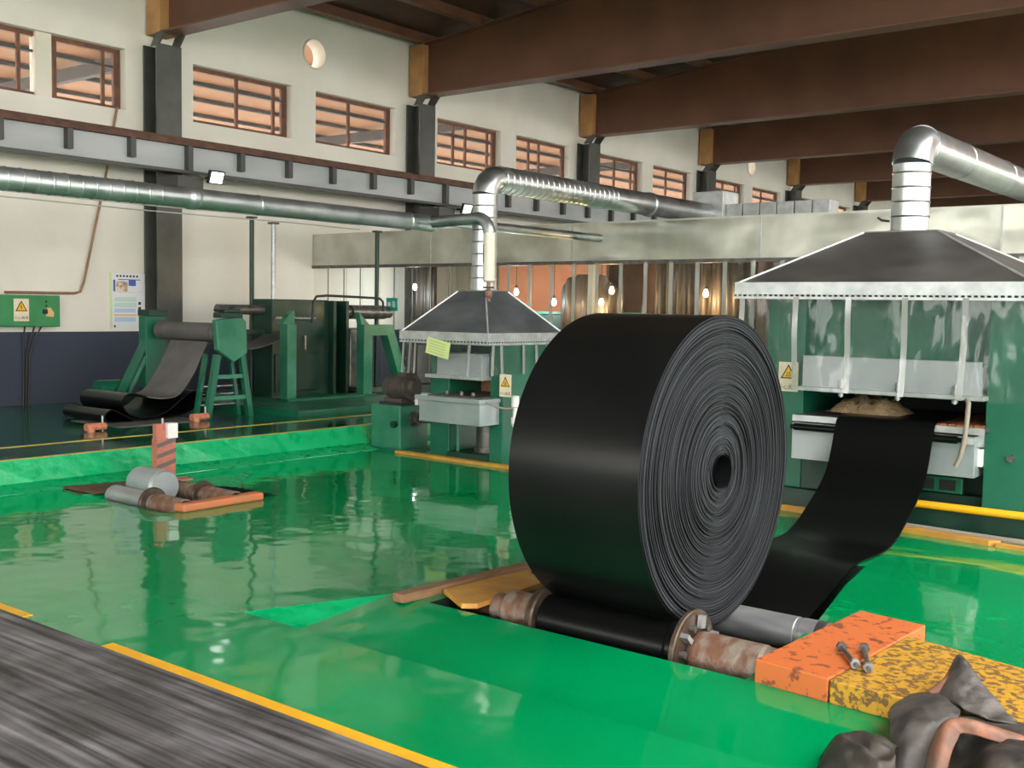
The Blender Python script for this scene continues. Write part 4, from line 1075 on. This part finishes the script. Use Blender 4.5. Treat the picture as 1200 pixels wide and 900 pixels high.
roll = thing('belt_roll', (-3.67, RY, RZ - RR), 'huge black roll of wound rubber conveyor belt', 'roll')
n = 128
mb = MB()
ringp = lambda x, r: [(x, RY + r(2 * math.pi * i / n) * math.cos(2 * math.pi * i / n), RZ + r(2 * math.pi * i / n) * math.sin(2 * math.pi * i / n)) for i in range(n)]
Rf = lambda r: (lambda t: r)
mb.add(ringp(RX0, Rf(RR)) + ringp(RX1, Rf(RR)), [(i, (i + 1) % n, n + (i + 1) % n, n + i) for i in range(n)], True)
mb.build('outer_wrap', 'rubber', roll)
def side(X, sgn, name):
    verts = []; faces = []; lay = []
    r = .118; rnd = random.Random(11); k = 0
    while r < RR - .004:
        th = rnd.choice((.007, .009, .009, .011))
        r2 = min(r + th, RR)
        off = rnd.uniform(-.006, .008) - (.012 if rnd.random() < .08 else 0)
        tone = min(1, max(0, rnd.gauss(.45, .26)))
        wob = rnd.uniform(0, 6.28); amp = .0024
        def pt(rad, t, o):
            rr_ = rad + amp * (math.sin(2 * t + 4.1 * math.sin(7 * rad) + .9) + math.sin(3 * t + 3.3 * math.sin(5 * rad + 1) + 2.1) + .5 * math.sin(5 * t + 40 * rad)) * min(1, (RR - rad) * 6) * min(1, (rad - .1) * 8)
            return (X + sgn * (o + .004 * math.sin(t * 2 + wob)), RY + rr_ * math.cos(t), RZ + rr_ * math.sin(t))
        base = len(verts)
        prof = [(r, -.02), (r + .0016, off), (r2 - .0016, off), (r2, -.02)]
        for (rad, o) in prof:
            verts += [pt(rad, 2 * math.pi * i / n, o) for i in range(n)]
        for q in range(3):
            for i in range(n):
                faces.append((base + q * n + i, base + q * n + (i + 1) % n, base + (q + 1) * n + (i + 1) % n, base + (q + 1) * n + i))
                lay.append(tone * (.35 if q != 1 else 1))
        r = r2; k += 1
    m_ = MB().add(verts, faces, False)
    o = m_.build(name, 'layers', roll, fixn=False)
    at = o.data.attributes.new('layer', 'FLOAT', 'FACE')
    at.data.foreach_set('value', lay)
    return o
side(RX1, 1, 'layered_side')
side(RX0, -1, 'layered_side')
mb = MB(); mb.lathe((RX0 + .01, RY, RZ), (RX1 + .005, RY, RZ), [(0, .120), (.935, .120)], 40, caps=False); mb.lathe((RX0 + .01, RY, RZ), (RX1 + .005, RY, RZ), [(.935, .106), (.0, .106)], 40, caps=False)
mb.lathe((RX1 + .005, RY, RZ), (RX1 + .02, RY, RZ), [(0, .106), (.0005, .121)], 40, caps=False)
mb.build('core_tube', 'rubber', roll, fixn=False)
MB().cyl((RX0 + .3, RY, RZ), (RX0 + .31, RY, RZ), .106, 30).build('core_shade_disc', 'dark', roll)  # black disc stands in for the shade deep in the hollow core

# front winding roller
fr_t = thing('winding_roller', (-3.5, fy, fz - fr), 'front winding roller with rusty hubs and a bolted disc, under the roll', 'roller')
MB().cyl((-4.12, fy, fz), (-3.12, fy, fz), fr - .002, 32).build('drum', 'rubber', fr_t)
MB().lathe((-4.20, fy, fz), (-4.14, fy, fz), [(0, .20), (.012, .215), (.05, .215), (.06, .20)], 36).build('flange', 'rustplate', fr_t, bevel=.003)
mb = MB(); mb.lathe((-3.11, fy, fz), (-3.075, fy, fz), [(0, .245), (.006, .255), (.03, .255), (.035, .248)], 44)
fd = mb.build('flange', 'rustplate', fr_t)
MB().lathe((-3.074, fy, fz), (-3.07, fy, fz), [(0, .235), (.004, .235)], 40).build('disc_face', 'rustplate', fd)
for a in range(20, 380, 60):
    c, s_ = math.cos(math.radians(a)), math.sin(math.radians(a))
    MB().bar((-3.045, fy + .15 * c, fz + .15 * s_), (-3.045, fy + .225 * c, fz + .225 * s_), .05, .03).build('clamp_bar', 'steel', fd)
for a in range(50, 410, 60):
    c, s_ = math.cos(math.radians(a)), math.sin(math.radians(a))
    MB().cyl((-3.07, fy + .17 * c, fz + .17 * s_), (-3.035, fy + .17 * c, fz + .17 * s_), .022, 6).build('bolt', 'steeld', fd)
MB().lathe((-3.07, fy, fz), (-2.56, fy, fz), [(0, .10), (.03, .10), (.03, .13), (.06, .136), (.45, .136), (.47, .128), (.51, .128)], 32).build('hub', 'rustpipe', fr_t)
MB().lathe((-4.57, fy, fz), (-4.20, fy, fz), [(0, .10), (.10, .10), (.105, .12), (.12, .136), (.35, .136), (.37, .12)], 32).build('hub', 'rustpipe', fr_t)
MB().cyl((-4.92, fy, fz - .03), (-4.55, fy, fz - .03), .045, 20).build('shaft', 'rust', fr_t)
# rear winding roller
ry, rz, rr_ = 6.55, -.345, .108
rt_ = thing('winding_roller', (-3.4, ry, rz - rr_), 'bare steel rear winding roller beside the orange plank', 'roller')
MB().lathe((-4.7, ry, rz), (-2.52, ry, rz), [(0, .09), (.1, .108), (1.9, .108), (1.905, .104), (1.93, .104), (1.935, .108), (2.18, .108)], 32).build('drum', 'steel', rt_)
MB().cyl((-2.66, ry, rz), (-2.6, ry, rz), .112, 28).build('worn_collar', 'steeld', rt_)
MB().cyl((-4.9, ry, rz), (-4.7, ry, rz), .07, 18).build('journal', 'steeld', rt_)

# planks by the winding pit ------------------------------------------------------
mb = MB(); mb.prism([(-2.55, 5.40), (-2.12, 5.36), (-2.05, 6.70), (-2.48, 6.76)], 2, ZF - .005, -.175)
tag(mb.build('orange_plank', 'orplank', bevel=.008), 'thick orange painted wooden plank over the roller ends', 'plank')
mb = MB(); mb.prism([(-2.112, 5.36), (-1.66, 5.33), (-.6, 5.28), (-.6, 6.02), (-1.4, 6.24), (-2.06, 6.42)], 2, ZF - .005, -.18)
tag(mb.build('yellow_plank', 'yelplank', bevel=.008), 'thick chipped yellow wooden plank beside the orange plank', 'plank')
mb = MB(); mb.prism([(-5.0, 5.60), (-4.66, 5.40), (-4.58, 5.47), (-4.60, 6.25), (-4.93, 6.45)], 2, ZF + .01, ZF + .045)
tag(mb.build('yellow_board', 'yelboard', bevel=.004), 'dirty yellow board left of the big roll', 'board')
mb = MB(); mb.prism([(-5.16, 5.26), (-5.06, 5.26), (-4.95, 6.62), (-5.05, 6.66)], 2, ZF, ZF + .06)
tag(mb.build('brown_batten', 'wood', bevel=.004), 'long raw brown wooden batten left of the big roll', 'batten')

# two bolts lying on the planks
def bolt(p, q, label):
    P = Vector(p); Q = Vector(q); L = (Q - P).length
    t = thing('steel_bolt', P, label, 'bolt')
    MB().lathe(p, q, [(0, .03), (.022, .03)], 6, smooth=False).build('head', 'steeld', t)
    MB().lathe(p, q, [(.022, .0135), (L, .0135)], 12).build('shank', 'steeld', t)
    MB().lathe(p, q, [(L - .06, .028), (L - .035, .028)], 6, smooth=False).build('nut', 'steel', t)
bolt((-2.25, 5.86, -.150), (-2.05, 5.58, -.152), 'dark bolt on the orange plank edge, left of the pair')
bolt((-2.14, 5.92, -.150), (-1.98, 5.56, -.152), 'shinier bolt on the planks, right of the pair')

# far small winding station -------------------------------------------------------
def roller2(label, x0, x1, y, z, r, m, fl):
    t = thing('far_winding_roller', ((x0 + x1) / 2, y, z - r), label, 'roller')
    L = x1 - x0
    MB().lathe((x0, y, z), (x1, y, z), [(0, r * .8), (.05, r), (L * .55, r), (L * .55, r * .85), (L, r * .85)], 28).build('drum', m, t)
    if fl:
        MB().lathe((x0 + L * .55, y, z), (x1, y, z), [(0, fl * .95), (.01, fl), (.04, fl), (.05, fl * .95)], 32).build('flange', 'rustplate', t)
        MB().lathe((x0 + L * .55 + .1, y, z), (x1, y, z), [(0, r), (L * .45 - .1, r * .95)], 24).build('hub', 'rustpipe', t)
roller2('silver steel roller in the far small pit, nearer of two', -10.25, -8.98, 6.28, -.30, .11, 'steel', .16)
roller2('rusty roller in the far small pit, behind the silver one', -10.25, -8.98, 6.88, -.29, .105, 'rustpipe', .15)
sh_ = MB(); sh_.lathe((-10.22, 6.58, -.2), (-9.75, 6.58, -.2), [(0, .02), (0, .165), (.03, .18), (.43, .18), (.47, .16), (.47, .02)], 32)
tag(sh_.build('steel_drum', 'panel2'), 'silver grey drum end lying in the far small pit', 'drum')
mb = MB(); mb.prism([(-9.0, 6.16), (-8.86, 6.18), (-8.88, 7.16), (-9.02, 7.18)], 2, ZF, ZF + .08)
tag(mb.build('orange_plank', 'orange', bevel=.02), 'small orange plank beside the far winding rollers', 'plank')
mb = MB(); mb.prism([(-10.95, 6.12), (-10.38, 6.14), (-10.28, 6.80), (-10.75, 6.82)], 2, ZF + .005, ZF + .03)
tag(mb.build('cover_plate', 'rust', bevel=.003), 'dark brown cover plate left of the far winding rollers', 'plate')
# striped post
ps = thing('striped_post', (-10.6, 7.14, ZF), 'orange and grey striped steel post carrying a white box', 'post')
MB().box((-10.66, 7.02, ZF), (-10.56, 7.26, .19)).build('plate', 'hazard', ps, bevel=.004)
for k in range(3):
    z = -.13 + .12 * k
    mb = MB(); mb.prism([(7.02, z - .02), (7.26, z + .04), (7.26, z + .09), (7.02, z + .03)], 0, -10.56, -10.556); mb.build('stripe', 'hazardd', ps)
MB().box((-10.64, 7.02, .19), (-10.58, 7.14, .36)).build('upper_plate', 'hazard', ps)
MB().box((-10.66, 7.15, .19), (-10.54, 7.28, .36)).build('white_box', 'white', ps, bevel=.006)
MB().cyl((-10.6, 7.12, .36), (-10.6, 7.12, .42), .012, 8).build('pin', 'steel', ps)
MB().box((-10.7, 6.98, ZF), (-10.5, 7.45, ZF + .02)).build('foot', 'hazard', ps)

# ------------------------------------------------------------------ black mat in the foreground
mt = MB(); mt.box((-12, -3.0, ZF + .001), (4, 3.405, ZF + .014))
tag(mt.build('floor_mat', 'mat'), 'worn grey black conveyor rubber laid flat in the left foreground', 'mat')

# ------------------------------------------------------------------ crumpled rubber cloths at lower right
def cr(P, t):
    """Catmull-Rom through P, t in 0..1"""
    n = len(P) - 1; f = min(t * n, n - 1e-6); k = int(f); t = f - k
    p0, p1, p2, p3 = P[max(k - 1, 0)], P[k], P[k + 1], P[min(k + 2, n)]
    return .5 * ((2 * p1) + (p2 - p0) * t + (2 * p0 - 5 * p1 + 4 * p2 - p3) * t * t + (3 * p1 - p0 - 3 * p2 + p3) * t ** 3)
def cloth(label, rows, m, nu, nv, amp, seed, th=.008):
    R = [[Vector(p) for p in r] for r in rows]
    vs = []
    for i in range(nu + 1):
        for k in range(nv + 1):
            p = cr([cr(r, k / nv) for r in R], i / nu)
            q = Vector((p.x * 9, p.y * 9, p.z * 9 + seed))
            d = amp * (1.0 - 2.2 * abs(noise.noise(q))) + amp * .5 * noise.noise(q * 2.7)
            vs.append(p + Vector((.4 * d, -.6 * d, .8 * d)))
    fs = [(i * (nv + 1) + k, (i + 1) * (nv + 1) + k, (i + 1) * (nv + 1) + k + 1, i * (nv + 1) + k + 1) for i in range(nu) for k in range(nv)]
    o = MB().add(vs, fs, True).build('rubber_cloth', m, None, fixn=False)
    so = o.modifiers.new('thickness', 'SOLIDIFY'); so.thickness = th; so.offset = -1
    return tag(o, label, 'cloth', 'rubber cloths heaped by the yellow plank')
M['clothg'] = mat('dark_grey_rubber_cloth', (0.036, 0.032, 0.029), (0.105, 0.096, 0.088), scale=7, rough=0.42, rough2=0.6, bump=0.35, bscale=22)
M['clothd'] = mat('black_rubber_cloth', (0.022, 0.020, 0.019), (0.075, 0.062, 0.052), scale=6, rough=0.45, rough2=0.65, bump=0.35, bscale=18)
M['clothr'] = mat('reddish_brown_rubber_cloth', (0.30, 0.125, 0.075), (0.13, 0.075, 0.055), scale=9, rough=0.6, bump=0.4, bscale=16)
cloth('smooth grey rubber cloth draped down from the yellow plank corner', [[(-1.70, 5.40, -.165), (-1.62, 5.48, -.16), (-1.54, 5.5, -.15), (-1.42, 5.5, -.15)], [(-1.74, 5.2, -0.19), (-1.64, 5.22, -0.13), (-1.53, 5.28, -0.11), (-1.43, 5.32, -0.12)], [(-1.68, 5.02, -0.22), (-1.58, 5.0, -0.16), (-1.48, 5.06, -0.14), (-1.41, 5.12, -0.17)], [(-1.66, 4.93, -0.3), (-1.56, 4.9, -0.23), (-1.46, 4.95, -0.24), (-1.41, 5.02, -0.26)], [(-1.66, 4.85, -0.36), (-1.54, 4.78, -0.36), (-1.45, 4.84, -0.355), (-1.39, 4.92, -0.35)]], 'clothg', 34, 30, .008, 1.3)
cloth('peaked grey cloth flap standing on the yellow plank', [[(-1.6, 5.32, -0.15), (-1.47, 5.24, -0.12), (-1.32, 5.2, -0.14), (-1.18, 5.25, -0.16)], [(-1.6, 5.44, -0.15), (-1.49, 5.36, -0.07), (-1.36, 5.34, -0.10), (-1.27, 5.4, -0.155)], [(-1.6, 5.54, -0.13), (-1.51, 5.48, -0.04), (-1.42, 5.48, -0.06), (-1.37, 5.55, -0.155)], [(-1.59, 5.62, -0.09), (-1.55, 5.6, 0.0), (-1.51, 5.62, -0.04), (-1.47, 5.68, -0.13)], [(-1.60, 5.68, -.15), (-1.58, 5.72, -.14), (-1.52, 5.74, -.14), (-1.46, 5.74, -.15)]], 'clothg', 32, 32, .014, 5.1)
cloth('reddish brown cloth fold tucked under the peaked flap', [[(-1.66, 5.36, -.155), (-1.62, 5.5, -.15), (-1.60, 5.66, -.15)], [(-1.60, 5.33, -.12), (-1.575, 5.45, -.085), (-1.56, 5.58, -.05)], [(-1.52, 5.30, -.15), (-1.50, 5.42, -.15), (-1.50, 5.55, -.15)]], 'clothr', 18, 20, .006, 8.4)
cloth('reddish brown rubber strip curling over the dark heap', [[(-1.44, 4.74, -0.355), (-1.39, 4.72, -0.33), (-1.35, 4.74, -0.355)], [(-1.43, 4.8, -0.23), (-1.38, 4.78, -0.19), (-1.35, 4.8, -0.21)], [(-1.43, 4.9, -0.16), (-1.39, 4.88, -0.13), (-1.35, 4.9, -0.16)], [(-1.42, 5.0, -0.13), (-1.39, 4.97, -0.11), (-1.35, 4.97, -0.15)], [(-1.36, 5.05, -0.12), (-1.32, 5.0, -0.1), (-1.3, 5.0, -0.15)], [(-1.26, 5.1, -0.14), (-1.23, 5.05, -0.13), (-1.22, 5.03, -0.17)], [(-1.11, 5.15, -0.17), (-1.1, 5.1, -0.17), (-1.1, 5.08, -0.2)]], 'clothr', 44, 10, .003, 3.3, .012)
cloth('dark crumpled rubber folds at the lower right corner', [[(-1.46, 5.16, -0.16), (-1.34, 5.22, -0.15), (-1.20, 5.28, -0.15), (-0.95, 5.3, -0.15)], [(-1.44, 5.1, -0.20), (-1.34, 5.12, -0.18), (-1.22, 5.15, -0.16), (-0.98, 5.2, -0.14)], [(-1.42, 5.1, -0.29), (-1.34, 5.08, -0.25), (-1.18, 4.98, -0.17), (-.98, 5.02, -0.13)], [(-1.43, 5.06, -0.335), (-1.31, 5.0, -0.29), (-1.18, 4.86, -0.15), (-0.98, 4.9, -0.13)], [(-1.41, 4.94, -0.345), (-1.27, 4.86, -0.31), (-1.17, 4.75, -0.2), (-0.98, 4.76, -0.18)], [(-1.39, 4.86, -0.355), (-1.24, 4.76, -0.35), (-1.13, 4.64, -0.36), (-0.96, 4.62, -0.36)]], 'clothd', 40, 34, .014, 9.9)
cloth('small crumpled black cloth lump on the green floor beside the heap', [[(-1.90, 4.90, -0.345), (-1.84, 4.94, -0.34), (-1.78, 4.96, -0.335), (-1.69, 4.98, -0.33), (-1.58, 4.98, -0.33)], [(-1.92, 4.8, -0.355), (-1.87, 4.85, -0.27), (-1.79, 4.88, -0.23), (-1.69, 4.9, -0.23), (-1.60, 4.9, -0.25)], [(-1.90, 4.74, -0.36), (-1.82, 4.76, -0.22), (-1.75, 4.78, -0.25), (-1.65, 4.76, -0.21), (-1.58, 4.8, -0.25)], [(-1.88, 4.66, -0.37), (-1.76, 4.66, -0.23), (-1.68, 4.68, -0.21), (-1.62, 4.68, -0.26), (-1.55, 4.72, -0.22)], [(-1.81, 4.62, -0.37), (-1.72, 4.6, -0.29), (-1.65, 4.6, -0.25), (-1.58, 4.6, -0.23), (-1.53, 4.66, -0.29)], [(-1.78, 4.56, -0.38), (-1.7, 4.52, -0.38), (-1.62, 4.50, -0.38), (-1.55, 4.48, -0.385), (-1.5, 4.5, -0.38)]], 'clothd', 34, 34, .012, 2.2)
